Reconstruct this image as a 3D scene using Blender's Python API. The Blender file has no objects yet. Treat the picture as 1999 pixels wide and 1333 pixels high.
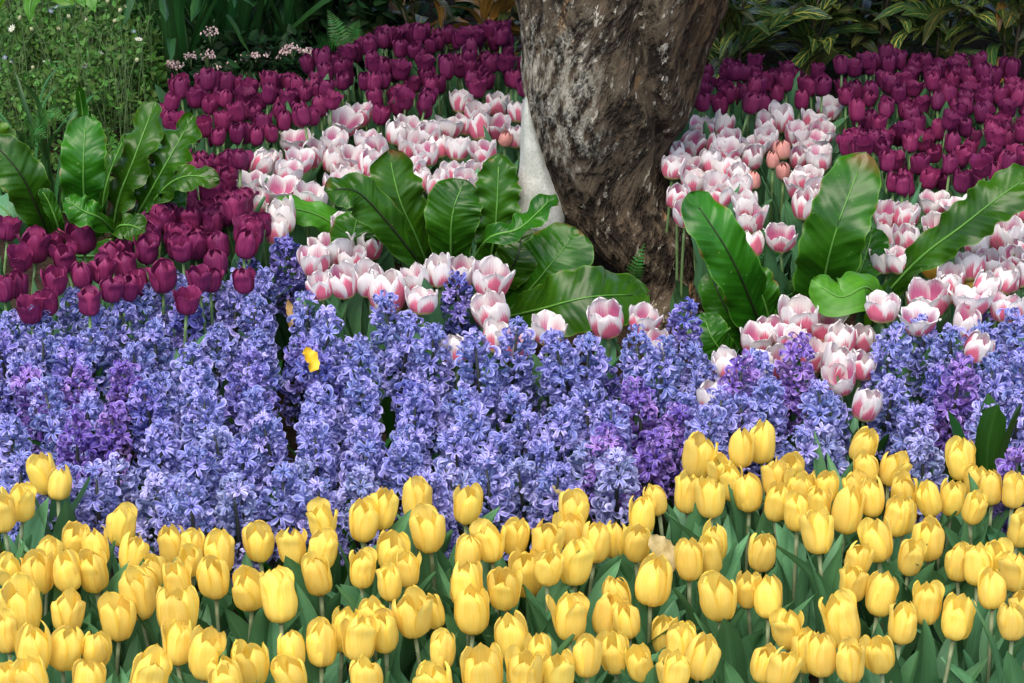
import bpy, math, random
import numpy as np
from mathutils import Vector, Matrix, Euler, Quaternion, noise

random.seed(7)
rng = np.random.default_rng(7)
R = math.radians
SC = bpy.context.scene
COL = SC.collection

# ------------------------------------------------------------------ camera, sky, sun, exposure
CAM_H, PITCH, FPX = 2.6, R(25.0), 4500.0          # focal length in photo pixels (photo is 1999 wide)
cam = bpy.data.cameras.new('camera')
cam.sensor_width = 36.0
cam.lens = FPX / 1999.0 * 36.0
cam.clip_end = 300
cam_o = bpy.data.objects.new('camera', cam)
COL.objects.link(cam_o)
cam_o.location = (0, 0, CAM_H)
cam_o.rotation_euler = (math.pi / 2 - PITCH, 0, 0)
SC.camera = cam_o

SUN_ELEV, SUN_AZ = R(62), R(200)                  # azimuth: compass direction the light comes from (0 = ahead of the camera)
world = bpy.data.worlds.new('World')
SC.world = world
world.use_nodes = True
wn = world.node_tree.nodes
bg = wn['Background']
sky = wn.new('ShaderNodeTexSky')
sky.sky_type = 'NISHITA'
sky.sun_disc = False
sky.sun_elevation = SUN_ELEV
sky.sun_rotation = SUN_AZ
sky.dust_density = 3.0
sky.air_density = 1.0
sky.ozone_density = 1.0
world.node_tree.links.new(sky.outputs[0], bg.inputs[0])
bg.inputs[1].default_value = 0.15

sun = bpy.data.lights.new('sun', 'SUN')
sun.energy = 1.4
sun.angle = R(55)
sun.color = (1.0, 0.93, 0.82)
sun_o = bpy.data.objects.new('sun', sun)
COL.objects.link(sun_o)
to_sun = Vector((math.sin(SUN_AZ) * math.cos(SUN_ELEV), math.cos(SUN_AZ) * math.cos(SUN_ELEV), math.sin(SUN_ELEV)))
sun_o.rotation_euler = to_sun.to_track_quat('Z', 'Y').to_euler()
sun_o.location = (0, 0, 12)

SC.view_settings.view_transform = 'Standard'
SC.view_settings.look = 'None'
SC.view_settings.exposure = 1.12
SC.view_settings.gamma = 1.0
SC.view_settings.use_curve_mapping = False
SC.render.engine = 'CYCLES'
SC.cycles.max_bounces = 8
SC.cycles.diffuse_bounces = 4
SC.cycles.transmission_bounces = 4
SC.cycles.use_denoising = True

CT, ST = math.cos(PITCH), math.sin(PITCH)


def ray(px, py):
    v = (py - 666.5) / FPX
    return Vector(((px - 999.5) / FPX, CT - v * ST, -ST - v * CT))


def at_z(px, py, z):
    d = ray(px, py)
    return Vector((0, 0, CAM_H)) + d * ((z - CAM_H) / d.z)


def at_y(px, py, y):
    d = ray(px, py)
    return Vector((0, 0, CAM_H)) + d * (y / d.y)


def scale_at(p):                                   # photo pixels per metre at a point
    return FPX / (p.y * CT - (p.z - CAM_H) * ST)


# ------------------------------------------------------------------ object helpers
def root(name, label, cat, loc=(0, 0, 0), rot=(0, 0, 0), group=None):
    o = bpy.data.objects.new(name, None)
    COL.objects.link(o)
    o.empty_display_size = 0.05
    o.location = loc
    o.rotation_euler = rot
    o['label'] = label
    o['category'] = cat
    if group:
        o['group'] = group
    return o


def put(name, mesh, parent=None, loc=(0, 0, 0), rot=(0, 0, 0), scl=(1, 1, 1)):
    o = bpy.data.objects.new(name, mesh)
    COL.objects.link(o)
    if parent is not None:
        o.parent = parent
    o.location = loc
    o.rotation_euler = rot
    o.scale = scl
    return o


def make_mesh(name, verts, faces, mats, uv=None, mat_idx=None, smooth=True):
    me = bpy.data.meshes.new(name)
    me.from_pydata([tuple(v) for v in verts], [], faces)
    for m in (mats if isinstance(mats, (list, tuple)) else [mats]):
        me.materials.append(m)
    if uv is not None:
        lay = me.uv_layers.new(name='UVMap')
        idx = np.empty(len(me.loops), dtype=np.int32)
        me.loops.foreach_get('vertex_index', idx)
        lay.data.foreach_set('uv', np.asarray(uv, dtype=np.float32)[idx].ravel())
    if mat_idx is not None:
        me.polygons.foreach_set('material_index', np.asarray(mat_idx, dtype=np.int32))
    if smooth:
        me.polygons.foreach_set('use_smooth', np.ones(len(me.polygons), dtype=bool))
    me.update()
    return me


def grid_faces(nt, nu, off=0):
    return [(off + i * nu + j, off + i * nu + j + 1, off + (i + 1) * nu + j + 1, off + (i + 1) * nu + j)
            for i in range(nt - 1) for j in range(nu - 1)]


class Buf:                                          # collects pieces of one mesh
    def __init__(self):
        self.v, self.f, self.uv, self.mi = [], [], [], []

    def add(self, v, f, uv=None, mi=0):
        off = len(self.v)
        self.v += [tuple(x) for x in v]
        self.f += [tuple(i + off for i in q) for q in f]
        self.uv += [tuple(x) for x in uv] if uv is not None else [(0.5, 0.5)] * len(v)
        self.mi += [mi] * len(f)

    def mesh(self, name, mats, smooth=True):
        return make_mesh(name, self.v, self.f, mats, self.uv, self.mi, smooth)


def tube(pts, radii, n=7, cap=True):
    pts = [Vector(p) for p in pts]
    v, f = [], []
    up = Vector((0.31, 0.2, 0.93)).normalized()
    for i, p in enumerate(pts):
        t = (pts[min(i + 1, len(pts) - 1)] - pts[max(i - 1, 0)]).normalized()
        a = t.cross(up)
        if a.length < 1e-3:
            a = t.cross(Vector((1, 0, 0)))
        a.normalize()
        b = t.cross(a)
        r = radii[i] if hasattr(radii, '__len__') else radii
        for k in range(n):
            q = 2 * math.pi * k / n
            v.append(p + a * (math.cos(q) * r) + b * (math.sin(q) * r))
    for i in range(len(pts) - 1):
        for k in range(n):
            f.append((i * n + k, i * n + (k + 1) % n, (i + 1) * n + (k + 1) % n, (i + 1) * n + k))
    if cap:
        f.append(tuple(range(n))[::-1])
        f.append(tuple((len(pts) - 1) * n + k for k in range(n)))
    return v, f


def catmull(pts, n):
    P = [np.array(p, float) for p in pts]
    P = [2 * P[0] - P[1]] + P + [2 * P[-1] - P[-2]]
    out = []
    segs = len(P) - 3
    for i in range(n):
        x = i / (n - 1) * segs
        k = min(int(x), segs - 1)
        t = x - k
        a, b, c, d = P[k:k + 4]
        out.append(0.5 * ((2 * b) + (c - a) * t + (2 * a - 5 * b + 4 * c - d) * t * t + (3 * b - 3 * c + d - a) * t ** 3))
    return np.array(out)


def ribbon(spine, width, hint, nu=7, fold=0.15, curl=0.0, wave=0.0, wfreq=5.0, phase=0.0, ruffle=0.0, twist=0.0, pleat=0.0, npl=16):
    """a leaf blade along a spine: width(t) full width, hint = the way its upper face looks"""
    n = len(spine)
    hint = np.array(hint, float)
    V, UV = [], []
    for i in range(n):
        t = i / (n - 1)
        T = spine[min(i + 1, n - 1)] - spine[max(i - 1, 0)]
        T = T / (np.linalg.norm(T) + 1e-9)
        side = np.cross(T, hint)
        side /= (np.linalg.norm(side) + 1e-9)
        nrm = np.cross(side, T)
        if twist:
            a = twist * t
            side, nrm = side * math.cos(a) + nrm * math.sin(a), nrm * math.cos(a) - side * math.sin(a)
        w = width(t)
        for j in range(nu):
            u = -1 + 2 * j / (nu - 1)
            h = fold * abs(u) * w * 0.5 - curl * u * u * w * 0.5
            h += wave * math.sin(wfreq * 6.283 * t + phase + (0.9 if u > 0 else 0)) * u * u
            if pleat:
                h += pleat * (math.sin(6.283 * (npl * t - 0.09 * npl * abs(u)) + phase) * (0.6 + 0.4 * math.sin(9 * t + phase * 3))) * min(1, 2.2 * abs(u))
            ww = w * (1 + ruffle * math.sin(wfreq * 13.1 * t + phase * 2 + (2 if u > 0 else 0)) * abs(u) ** 3)
            V.append(spine[i] + side * (u * ww * 0.5) + nrm * h)
            UV.append((0.5 + 0.5 * u, t))
    return V, grid_faces(n, nu), UV


# ------------------------------------------------------------------ materials
class NT:
    def __init__(self, name):
        self.m = bpy.data.materials.new(name)
        self.m.use_nodes = True
        self.t = self.m.node_tree
        self.t.nodes.clear()
        self.out = self.t.nodes.new('ShaderNodeOutputMaterial')

    def n(self, typ, **kw):
        nd = self.t.nodes.new(typ)
        for k, v in kw.items():
            setattr(nd, k, v)
        return nd

    def l(self, a, b):
        self.t.links.new(a, b)

    def setin(self, sock, v):
        if hasattr(v, 'is_output') or isinstance(v, bpy.types.NodeSocket):
            self.l(v, sock)
        else:
            if isinstance(v, tuple) and len(v) == 3 and sock.type == 'RGBA':
                v = (*v, 1)
            sock.default_value = v

    def math(self, op, a, b=0.0, c=None, clamp=False):
        nd = self.n('ShaderNodeMath', operation=op, use_clamp=clamp)
        self.setin(nd.inputs[0], a)
        self.setin(nd.inputs[1], b)
        if c is not None:
            self.setin(nd.inputs[2], c)
        return nd.outputs[0]

    def mix(self, fac, a, b, blend='MIX'):
        nd = self.n('ShaderNodeMix', data_type='RGBA', blend_type=blend, clamp_factor=True)
        self.setin(nd.inputs[0], fac)
        self.setin(nd.inputs[6], a)
        self.setin(nd.inputs[7], b)
        return nd.outputs[2]

    def step(self, x, lo, hi):
        nd = self.n('ShaderNodeMapRange', interpolation_type='SMOOTHSTEP')
        self.setin(nd.inputs[0], x)
        nd.inputs[1].default_value = lo
        nd.inputs[2].default_value = hi
        return nd.outputs[0]

    def noise(self, scale=5.0, vec=None, detail=3.0, stretch=None, rough=0.55, dist=0.0):
        nd = self.n('ShaderNodeTexNoise')
        nd.inputs['Scale'].default_value = scale
        nd.inputs['Detail'].default_value = detail
        nd.inputs['Roughness'].default_value = rough
        nd.inputs['Distortion'].default_value = dist
        if vec is None:
            vec = self.n('ShaderNodeTexCoord').outputs['Object']
        if stretch is not None:
            mp = self.n('ShaderNodeMapping')
            mp.inputs['Scale'].default_value = stretch
            self.l(vec, mp.inputs['Vector'])
            vec = mp.outputs[0]
        self.l(vec, nd.inputs['Vector'])
        return nd.outputs['Fac']

    def uv(self):
        tc = self.n('ShaderNodeTexCoord')
        sp = self.n('ShaderNodeSeparateXYZ')
        self.l(tc.outputs['UV'], sp.inputs[0])
        u2 = self.math('ABSOLUTE', self.math('MULTIPLY_ADD', sp.outputs[0], 2.0, -1.0))
        return tc.outputs['UV'], sp.outputs[0], sp.outputs[1], u2     # vector, u, v, |u| from the midrib

    def obj_random(self):
        return self.n('ShaderNodeObjectInfo').outputs['Random']

    def island(self):
        return self.n('ShaderNodeNewGeometry').outputs['Random Per Island']

    def back(self):
        return self.n('ShaderNodeNewGeometry').outputs['Backfacing']

    def hsv(self, col, h=0.5, s=1.0, v=1.0):
        nd = self.n('ShaderNodeHueSaturation')
        self.setin(nd.inputs['Hue'], h)
        self.setin(nd.inputs['Saturation'], s)
        self.setin(nd.inputs['Value'], v)
        self.setin(nd.inputs['Color'], col)
        return nd.outputs[0]

    def finish(self, col, rough=0.5, spec=0.35, transl=0.0, tcol=None, bump=None, bstr=0.3, bdist=0.01, sheen=0.0):
        p = self.n('ShaderNodeBsdfPrincipled')
        self.setin(p.inputs['Base Color'], col)
        self.setin(p.inputs['Roughness'], rough)
        p.inputs['Specular IOR Level'].default_value = spec
        if sheen:
            p.inputs['Sheen Weight'].default_value = sheen
        if bump is not None:
            b = self.n('ShaderNodeBump')
            b.inputs['Strength'].default_value = bstr
            b.inputs['Distance'].default_value = bdist
            self.l(bump, b.inputs['Height'])
            self.l(b.outputs[0], p.inputs['Normal'])
        sh = p.outputs[0]
        if transl:
            tr = self.n('ShaderNodeBsdfTranslucent')
            self.setin(tr.inputs[0], tcol if tcol is not None else col)
            mx = self.n('ShaderNodeMixShader')
            mx.inputs[0].default_value = transl
            self.l(sh, mx.inputs[1])
            self.l(tr.outputs[0], mx.inputs[2])
            sh = mx.outputs[0]
        self.l(sh, self.out.inputs['Surface'])
        return self.m


def mat_petal_yellow():
    h = NT('yellow_petal')
    uvv, u, v, au = h.uv()
    streak = h.noise(1.0, uvv, 3, (26, 2.2, 1))
    col = h.mix(h.step(streak, 0.35, 0.7), (0.96, 0.785, 0.20), (0.94, 0.69, 0.115))
    edge = h.math('MULTIPLY', h.step(au, 0.80, 1.0), h.step(v, 0.15, 0.7))
    col = h.mix(h.math('MULTIPLY', edge, 0.75), col, (0.88, 0.57, 0.045))
    gm = h.math('MULTIPLY', h.step(h.noise(1.0, uvv, 2, (5, 0.8, 1)), 0.62, 0.72), h.step(h.obj_random(), 0.75, 0.8))
    col = h.mix(h.math('MULTIPLY', gm, 0.35), col, (0.60, 0.62, 0.12))
    col = h.mix(h.math('MULTIPLY', h.step(v, 0.90, 1.0), 0.5), col, (0.86, 0.56, 0.04))
    col = h.mix(h.math('MULTIPLY', h.step(v, 0.13, 0.0), 0.6), col, (0.62, 0.55, 0.06))
    r = h.obj_random()
    col = h.hsv(col, h.math('MULTIPLY_ADD', r, 0.012, 0.493), 1.0, h.math('MULTIPLY_ADD', r, 0.16, 0.88))
    bm = h.noise(1.0, uvv, 3, (40, 3, 1))
    return h.finish(col, 0.55, 0.25, 0.42, h.hsv(col, 0.505, 0.95, 1.08), bm, 0.35, 0.002)


def mat_petal_pink():
    h = NT('pink_white_petal')
    uvv, u, v, au = h.uv()
    s1 = h.noise(1.0, uvv, 4, (14, 1.3, 1))
    lvl = h.math('ADD', h.math('MULTIPLY', v, 1.0), h.math('MULTIPLY', h.math('POWER', au, 1.7), 0.55))
    lvl = h.math('ADD', lvl, h.math('MULTIPLY_ADD', s1, 0.50, -0.25))
    r = h.obj_random()
    lvl = h.math('ADD', lvl, h.math('MULTIPLY_ADD', r, 0.42, -0.20))
    pink = h.step(lvl, 1.02, 0.40)
    white = h.mix(h.step(h.noise(1.0, uvv, 3, (20, 2, 1)), 0.4, 0.8), (0.83, 0.80, 0.77), (0.78, 0.70, 0.70))
    out = h.mix(pink, white, h.mix(s1, (0.54, 0.090, 0.225), (0.56, 0.19, 0.33)))
    out = h.mix(h.math('MULTIPLY', h.step(v, 0.12, 0.0), 0.8), out, (0.70, 0.55, 0.35))
    inn = h.mix(h.step(lvl, 0.80, 0.55), white, (0.74, 0.17, 0.26))
    inn = h.mix(h.step(v, 0.26, 0.16), inn, (0.80, 0.70, 0.30))
    col = h.mix(h.back(), inn, out)
    bm = h.noise(1.0, uvv, 3, (36, 2.5, 1))
    return h.finish(col, 0.52, 0.25, 0.28, col, bm, 0.3, 0.002)


def mat_petal_purple():
    h = NT('purple_petal')
    uvv, u, v, au = h.uv()
    s1 = h.noise(1.0, uvv, 4, (22, 1.6, 1))
    col = h.mix(h.step(s1, 0.3, 0.75), (0.165, 0.014, 0.068), (0.28, 0.034, 0.122))
    edge = h.math('MULTIPLY', h.step(au, 0.7, 1.0), h.step(v, 0.2, 0.6))
    col = h.mix(h.math('MULTIPLY', edge, 0.55), col, (0.34, 0.05, 0.145))
    col = h.mix(h.math('MULTIPLY', h.step(v, 0.15, 0.0), 0.5), col, (0.22, 0.08, 0.11))
    r = h.obj_random()
    col = h.hsv(col, h.math('MULTIPLY_ADD', r, 0.018, 0.487), 1.0, h.math('MULTIPLY_ADD', r, 0.5, 0.68))
    bm = h.noise(1.0, uvv, 3, (40, 2.5, 1))
    return h.finish(col, 0.48, 0.25, 0.22, col, bm, 0.45, 0.002)


def mat_petal_salmon():
    h = NT('salmon_petal')
    uvv, u, v, au = h.uv()
    s1 = h.noise(1.0, uvv, 4, (18, 1.6, 1))
    col = h.mix(h.step(s1, 0.3, 0.75), (0.60, 0.22, 0.19), (0.64, 0.36, 0.30))
    col = h.mix(h.math('MULTIPLY', h.step(v, 0.35, 0.0), 0.8), col, (0.55, 0.55, 0.22))
    return h.finish(col, 0.42, 0.3, 0.2, col)


def mat_floret(name, lo, mid, hi, tube_c):
    h = NT(name)
    uvv, u, v, au = h.uv()
    s1 = h.noise(1.0, uvv, 2, (10, 1.5, 1))
    col = h.mix(h.step(au, 0.05, 0.70), lo, mid)
    col = h.mix(h.math('MULTIPLY', h.step(au, 0.55, 1.0), 0.75), col, hi)
    col = h.mix(h.math('MULTIPLY', h.step(v, 0.55, 1.0), 0.5), col, hi)
    col = h.mix(h.math('MULTIPLY', s1, 0.25), col, hi)
    col = h.mix(h.step(v, 0.20, 0.10), col, tube_c)
    r = h.obj_random()
    col = h.hsv(col, h.math('MULTIPLY_ADD', r, 0.036, 0.480), h.math('MULTIPLY_ADD', r, -0.2, 1.08), h.math('MULTIPLY_ADD', r, 0.45, 0.80))
    return h.finish(col, 0.40, 0.4, 0.18, col)


def mat_leaf(name, base, dark, vein=0.35, nveins=26, rough=0.45, spec=0.4, var=0.5, transl=0.15, edge=None):
    h = NT(name)
    uvv, u, v, au = h.uv()
    s1 = h.noise(1.0, uvv, 3, (nveins, 1.2, 1))
    s2 = h.noise(3.0, uvv, 3)
    col = h.mix(h.step(s1, 0.3, 0.75), dark, base)
    col = h.mix(h.math('MULTIPLY', h.step(s2, 0.5, 0.75), 0.35), col, tuple(min(1, c * 1.6) for c in base))
    col = h.mix(h.math('MULTIPLY', h.step(au, 0.10, 0.02), vein), col, tuple(min(1, c * 1.7 + 0.01) for c in base))
    if edge:
        col = h.mix(h.step(au, 0.93, 1.0), col, edge)
    r = h.obj_random()
    col = h.hsv(col, h.math('MULTIPLY_ADD', r, 0.03, 0.485), 1.0, h.math('MULTIPLY_ADD', r, var, 1 - var / 2))
    bm = h.noise(1.0, uvv, 2, (nveins * 1.5, 1.0, 1))
    tc = h.hsv(col, 0.47, 1.1, 1.3)
    return h.finish(col, rough, spec, transl, tc, bm, 0.25, 0.002)


def mat_plain(name, c1, c2, scale=20, rough=0.6, spec=0.3, transl=0.0, isl=False, bstr=0.0, var=0.5):
    h = NT(name)
    nz = h.noise(scale, None, 3)
    col = h.mix(h.step(nz, 0.3, 0.7), c1, c2)
    if isl:
        r = h.island()
        col = h.hsv(col, h.math('MULTIPLY_ADD', r, 0.05, 0.475), 1.0, h.math('MULTIPLY_ADD', r, var * 2, 1 - var))
    return h.finish(col, rough, spec, transl, col, nz if bstr else None, bstr, 0.01)


def mat_nestfern():
    h = NT('nest_fern_leaf')
    uvv, u, v, au = h.uv()
    tcn = h.n('ShaderNodeTexCoord')
    big = h.noise(7.0, tcn.outputs['Object'], 3)
    ph = h.math('ADD', h.math('MULTIPLY', v, 150.0), h.math('MULTIPLY', au, -14.0))
    rib = h.math('SINE', ph)
    wide = h.math('SINE', h.math('ADD', h.math('ADD', h.math('MULTIPLY', v, 52.0), h.math('MULTIPLY', au, -9.0)),
                               h.math('MULTIPLY', big, 9.0)))
    col = h.mix(h.step(big, 0.30, 0.72), (0.009, 0.058, 0.003), (0.026, 0.130, 0.005))
    col = h.mix(h.math('MULTIPLY', h.step(rib, 0.2, 1.0), 0.07), col, (0.085, 0.26, 0.03))
    col = h.mix(h.math('MULTIPLY', h.step(au, 0.93, 1.0), 0.5), col, (0.13, 0.30, 0.04))
    br = h.math('MULTIPLY', h.step(v, 0.90, 1.0), h.step(h.noise(12.0, tcn.outputs['Object'], 3), 0.52, 0.62))
    br2 = h.math('MULTIPLY', h.step(au, 0.86, 1.0), h.step(h.noise(16.0, tcn.outputs['Object'], 3), 0.60, 0.68))
    col = h.mix(h.math('MAXIMUM', br, br2), col, (0.14, 0.085, 0.02))
    sp = h.noise(90.0, tcn.outputs['Object'], 2)
    col = h.mix(h.math('MULTIPLY', h.step(sp, 0.69, 0.74), 0.4), col, (0.20, 0.30, 0.10))
    r = h.obj_random()
    col = h.hsv(col, h.math('MULTIPLY_ADD', r, 0.03, 0.480), 1.0, h.math('MULTIPLY_ADD', r, 0.5, 0.72))
    hgt = h.math('ADD', h.math('MULTIPLY', rib, 0.10), h.math('MULTIPLY', wide, 0.45))
    hgt = h.math('ADD', hgt, h.math('MULTIPLY', big, 2.0))
    tc = h.hsv(col, 0.47, 1.05, 1.5)
    return h.finish(col, 0.29, 0.28, 0.14, tc, hgt, 0.35, 0.005)


def mat_croton(name, green, vein, amount):
    h = NT(name)
    uvv, u, v, au = h.uv()
    ph = h.math('SUBTRACT', h.math('MULTIPLY', v, 9.0), h.math('MULTIPLY', au, 1.5))
    nz = h.noise(4.0, uvv, 3)
    ph = h.math('ADD', ph, h.math('MULTIPLY', nz, 0.5))
    fr = h.math('ABSOLUTE', h.math('SUBTRACT', h.math('FRACT', ph), 0.5))
    lat = h.step(fr, 0.06 + amount * 0.08, 0.015)
    mid = h.step(au, 0.13, 0.04)
    edge = h.math('MULTIPLY', h.step(au, 0.90, 1.0), 0.6)
    patch = h.step(h.noise(2.2, uvv, 2), 0.66 - amount * 0.2, 0.78 - amount * 0.2)
    mask = h.math('MAXIMUM', h.math('MAXIMUM', h.math('MULTIPLY', lat, 0.8), mid), h.math('MAXIMUM', edge, h.math('MULTIPLY', patch, 0.5)))
    r = h.obj_random()
    mask = h.math('MULTIPLY', mask, h.math('MULTIPLY_ADD', r, 1.0, 0.25, clamp=True))
    col = h.mix(h.step(nz, 0.3, 0.7), green, tuple(c * 1.7 for c in green))
    col = h.mix(mask, col, vein)
    return h.finish(col, 0.35, 0.5, 0.10, col, mask, 0.2, 0.003)


def mat_bark():
    h = NT('bark')
    tc = h.n('ShaderNodeTexCoord').outputs['Object']
    warp = h.noise(3.0, tc, 2)
    va = h.n('ShaderNodeVectorMath', operation='ADD')
    cb = h.n('ShaderNodeCombineXYZ')
    h.l(h.math('MULTIPLY', warp, 0.10), cb.inputs[0])
    h.l(h.math('MULTIPLY', warp, 0.06), cb.inputs[1])
    h.l(tc, va.inputs[0])
    h.l(cb.outputs[0], va.inputs[1])
    vec = va.outputs[0]
    # the grain leans: shear x by z
    mp = h.n('ShaderNodeMapping')
    mp.inputs['Rotation'].default_value = (0, R(-16), 0)
    h.l(vec, mp.inputs['Vector'])
    vec = mp.outputs[0]
    fine = h.noise(1.0, vec, 4, (52, 52, 17), 0.68)
    mid = h.noise(1.0, vec, 4, (26, 26, 8), 0.62, 0.15)
    big = h.noise(1.0, vec, 4, (8, 8, 3.6), 0.6)
    col = h.mix(h.step(mid, 0.35, 0.68), (0.015, 0.011, 0.008), (0.105, 0.078, 0.050))
    col = h.mix(h.math('MULTIPLY', h.step(big, 0.48, 0.60), h.math('MULTIPLY', h.step(fine, 0.4, 0.6), 0.55)), col, (0.15, 0.125, 0.085))
    flk = h.math('MULTIPLY', h.step(fine, 0.57, 0.61), h.step(h.noise(1.0, vec, 3, (12, 12, 6), 0.6), 0.42, 0.55))
    col = h.mix(h.math('MULTIPLY', flk, 0.85), col, (0.50, 0.46, 0.37))
    tan = h.math('MULTIPLY', h.step(h.noise(1.0, vec, 3, (17, 17, 5.5), 0.55, 0.4), 0.63, 0.70), h.step(fine, 0.35, 0.6))
    col = h.mix(h.math('MULTIPLY', tan, 0.8), col, (0.30, 0.17, 0.075))
    # paler bark high on the left side, broken up by the fine grain
    sx = h.n('ShaderNodeSeparateXYZ')
    h.l(tc, sx.inputs[0])
    left = h.step(h.math('ADD', sx.outputs[0], h.math('MULTIPLY_ADD', big, 0.30, -0.15)), -0.14, -0.26)
    zz = h.math('ADD', sx.outputs[2], h.math('MULTIPLY_ADD', mid, 0.3, -0.15))
    up = h.math('MULTIPLY', h.step(zz, 0.36, 0.48), h.step(zz, 0.88, 0.72))
    pale = h.math('MULTIPLY', h.math('MULTIPLY', left, up), h.step(fine, 0.42, 0.60))
    col = h.mix(h.math('MULTIPLY', pale, 0.75), col, (0.42, 0.40, 0.32))
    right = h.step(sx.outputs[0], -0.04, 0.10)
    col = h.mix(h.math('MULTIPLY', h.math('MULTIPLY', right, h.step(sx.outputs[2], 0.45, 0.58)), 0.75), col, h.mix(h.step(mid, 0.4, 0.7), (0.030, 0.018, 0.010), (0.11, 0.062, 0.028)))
    hgt = h.math('ADD', h.math('MULTIPLY', h.step(mid, 0.38, 0.52), 0.7), h.math('ADD', h.math('MULTIPLY', fine, 0.5), h.math('ADD', h.math('MULTIPLY', mid, 1.1), h.math('MULTIPLY', flk, 0.35))))
    return h.finish(col, 0.85, 0.15, 0, None, hgt, 0.7, 0.03)


def mat_cement():
    h = NT('cement')
    a = h.noise(14.0, None, 4)
    b = h.noise(160.0, None, 3)
    col = h.mix(h.step(a, 0.3, 0.7), (0.38, 0.40, 0.34), (0.60, 0.61, 0.55))
    col = h.mix(h.math('MULTIPLY', h.step(b, 0.48, 0.62), 0.4), col, (0.26, 0.27, 0.21))
    st = h.noise(1.0, None, 4, (14, 14, 3))
    col = h.mix(h.math('MULTIPLY', h.step(st, 0.56, 0.70), 0.55), col, (0.17, 0.17, 0.12))
    return h.finish(col, 0.85, 0.2, 0, None, b, 0.4, 0.004)


def mat_soil():
    h = NT('soil')
    a = h.noise(9.0, None, 5)
    b = h.noise(70.0, None, 4)
    col = h.mix(h.step(a, 0.3, 0.7), (0.018, 0.012, 0.008), (0.05, 0.035, 0.022))
    col = h.mix(h.math('MULTIPLY', h.step(b, 0.55, 0.7), 0.5), col, (0.09, 0.06, 0.035))
    return h.finish(col, 0.95, 0.1, 0, None, b, 0.8, 0.02)


M_YEL, M_PNK, M_PUR, M_SAL = mat_petal_yellow(), mat_petal_pink(), mat_petal_purple(), mat_petal_salmon()
M_BLUE = mat_floret('blue_floret', (0.070, 0.060, 0.36), (0.185, 0.188, 0.555), (0.44, 0.455, 0.76), (0.15, 0.18, 0.44))
M_DEEP = mat_floret('deep_blue_floret', (0.055, 0.035, 0.30), (0.13, 0.11, 0.46), (0.34, 0.33, 0.68), (0.10, 0.08, 0.32))
M_VIO = mat_floret('violet_floret', (0.10, 0.028, 0.30), (0.175, 0.080, 0.42), (0.42, 0.31, 0.66), (0.15, 0.07, 0.30))
M_PALE = mat_floret('pale_blue_floret', (0.12, 0.12, 0.43), (0.25, 0.26, 0.58), (0.52, 0.54, 0.76), (0.20, 0.23, 0.46))
M_TLEAF = mat_leaf('tulip_leaf', (0.108, 0.275, 0.118), (0.072, 0.205, 0.082), 0.2, 30, 0.48, 0.4, 0.5, 0.15, (0.11, 0.22, 0.12))
M_HLEAF = mat_leaf('hyacinth_leaf', (0.028, 0.115, 0.014), (0.016, 0.075, 0.009), 0.3, 22, 0.38, 0.45, 0.4)
M_STRAP = mat_leaf('strap_leaf', (0.042, 0.150, 0.034), (0.026, 0.100, 0.022), 0.4, 16, 0.40, 0.45, 0.6)
M_TSTEM = mat_plain('tulip_stem', (0.10, 0.19, 0.06), (0.15, 0.24, 0.09), 12, 0.5, 0.35)
M_PSTEM = mat_plain('yellow_tulip_stem', (0.17, 0.23, 0.11), (0.24, 0.27, 0.15), 12, 0.5, 0.35)
M_HSTEM = mat_plain('hyacinth_stem', (0.03, 0.035, 0.03), (0.05, 0.06, 0.045), 20, 0.5, 0.35)
M_PISTIL = mat_plain('pistil', (0.55, 0.50, 0.10), (0.65, 0.60, 0.2), 40, 0.6)
M_ANTHER = mat_plain('anther', (0.012, 0.01, 0.012), (0.03, 0.02, 0.03), 40, 0.8)
M_NEST, M_BARK, M_CEM, M_SOIL = mat_nestfern(), mat_bark(), mat_cement(), mat_soil()
M_RIB = mat_plain('pale_midrib', (0.07, 0.20, 0.03), (0.10, 0.25, 0.04), 20, 0.4)
M_RIBD = mat_plain('dark_midrib', (0.012, 0.018, 0.008), (0.025, 0.03, 0.012), 20, 0.4)
M_BUSH = mat_plain('bush_leaf', (0.080, 0.195, 0.028), (0.125, 0.265, 0.046), 6, 0.5, 0.35, 0.2, True)
M_BUSHSTEM = mat_plain('bush_stem', (0.09, 0.16, 0.05), (0.14, 0.20, 0.08), 6, 0.6)
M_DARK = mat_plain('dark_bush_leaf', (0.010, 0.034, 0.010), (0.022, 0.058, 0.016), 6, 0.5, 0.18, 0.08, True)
M_CROWN = mat_plain('crown_leaf', (0.03, 0.08, 0.015), (0.05, 0.11, 0.025), 3, 0.5, 0.3, 0.12, True)
M_FERN = mat_plain('fern_leaf', (0.030, 0.120, 0.018), (0.055, 0.185, 0.030), 8, 0.5, 0.35, 0.2, True, 0, 0.25)
M_WHITEFL = mat_plain('white_flower', (0.60, 0.60, 0.52), (0.70, 0.68, 0.55), 30, 0.6)
M_PINKFL = mat_plain('pink_floret', (0.60, 0.38, 0.36), (0.70, 0.55, 0.52), 60, 0.6, 0.3, 0, True)
M_BLUEFL = mat_plain('small_blue_flower', (0.28, 0.33, 0.62), (0.36, 0.40, 0.66), 30, 0.6)
M_SEED = mat_plain('seed_head', (0.42, 0.45, 0.22), (0.55, 0.52, 0.30), 60, 0.7)
M_LIME = mat_leaf('lime_leaf', (0.085, 0.26, 0.014), (0.055, 0.19, 0.010), 0.4, 8, 0.4, 0.4, 0.25, 0.3)
M_CRY = mat_croton('yellow_veined_croton', (0.022, 0.075, 0.020), (0.85, 0.75, 0.12), 0.45)
M_CRD = mat_croton('dark_croton', (0.034, 0.052, 0.014), (0.34, 0.22, 0.05), 0.15)
M_CRO = mat_croton('orange_croton', (0.17, 0.080, 0.014), (0.42, 0.26, 0.05), 0.4)
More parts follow.
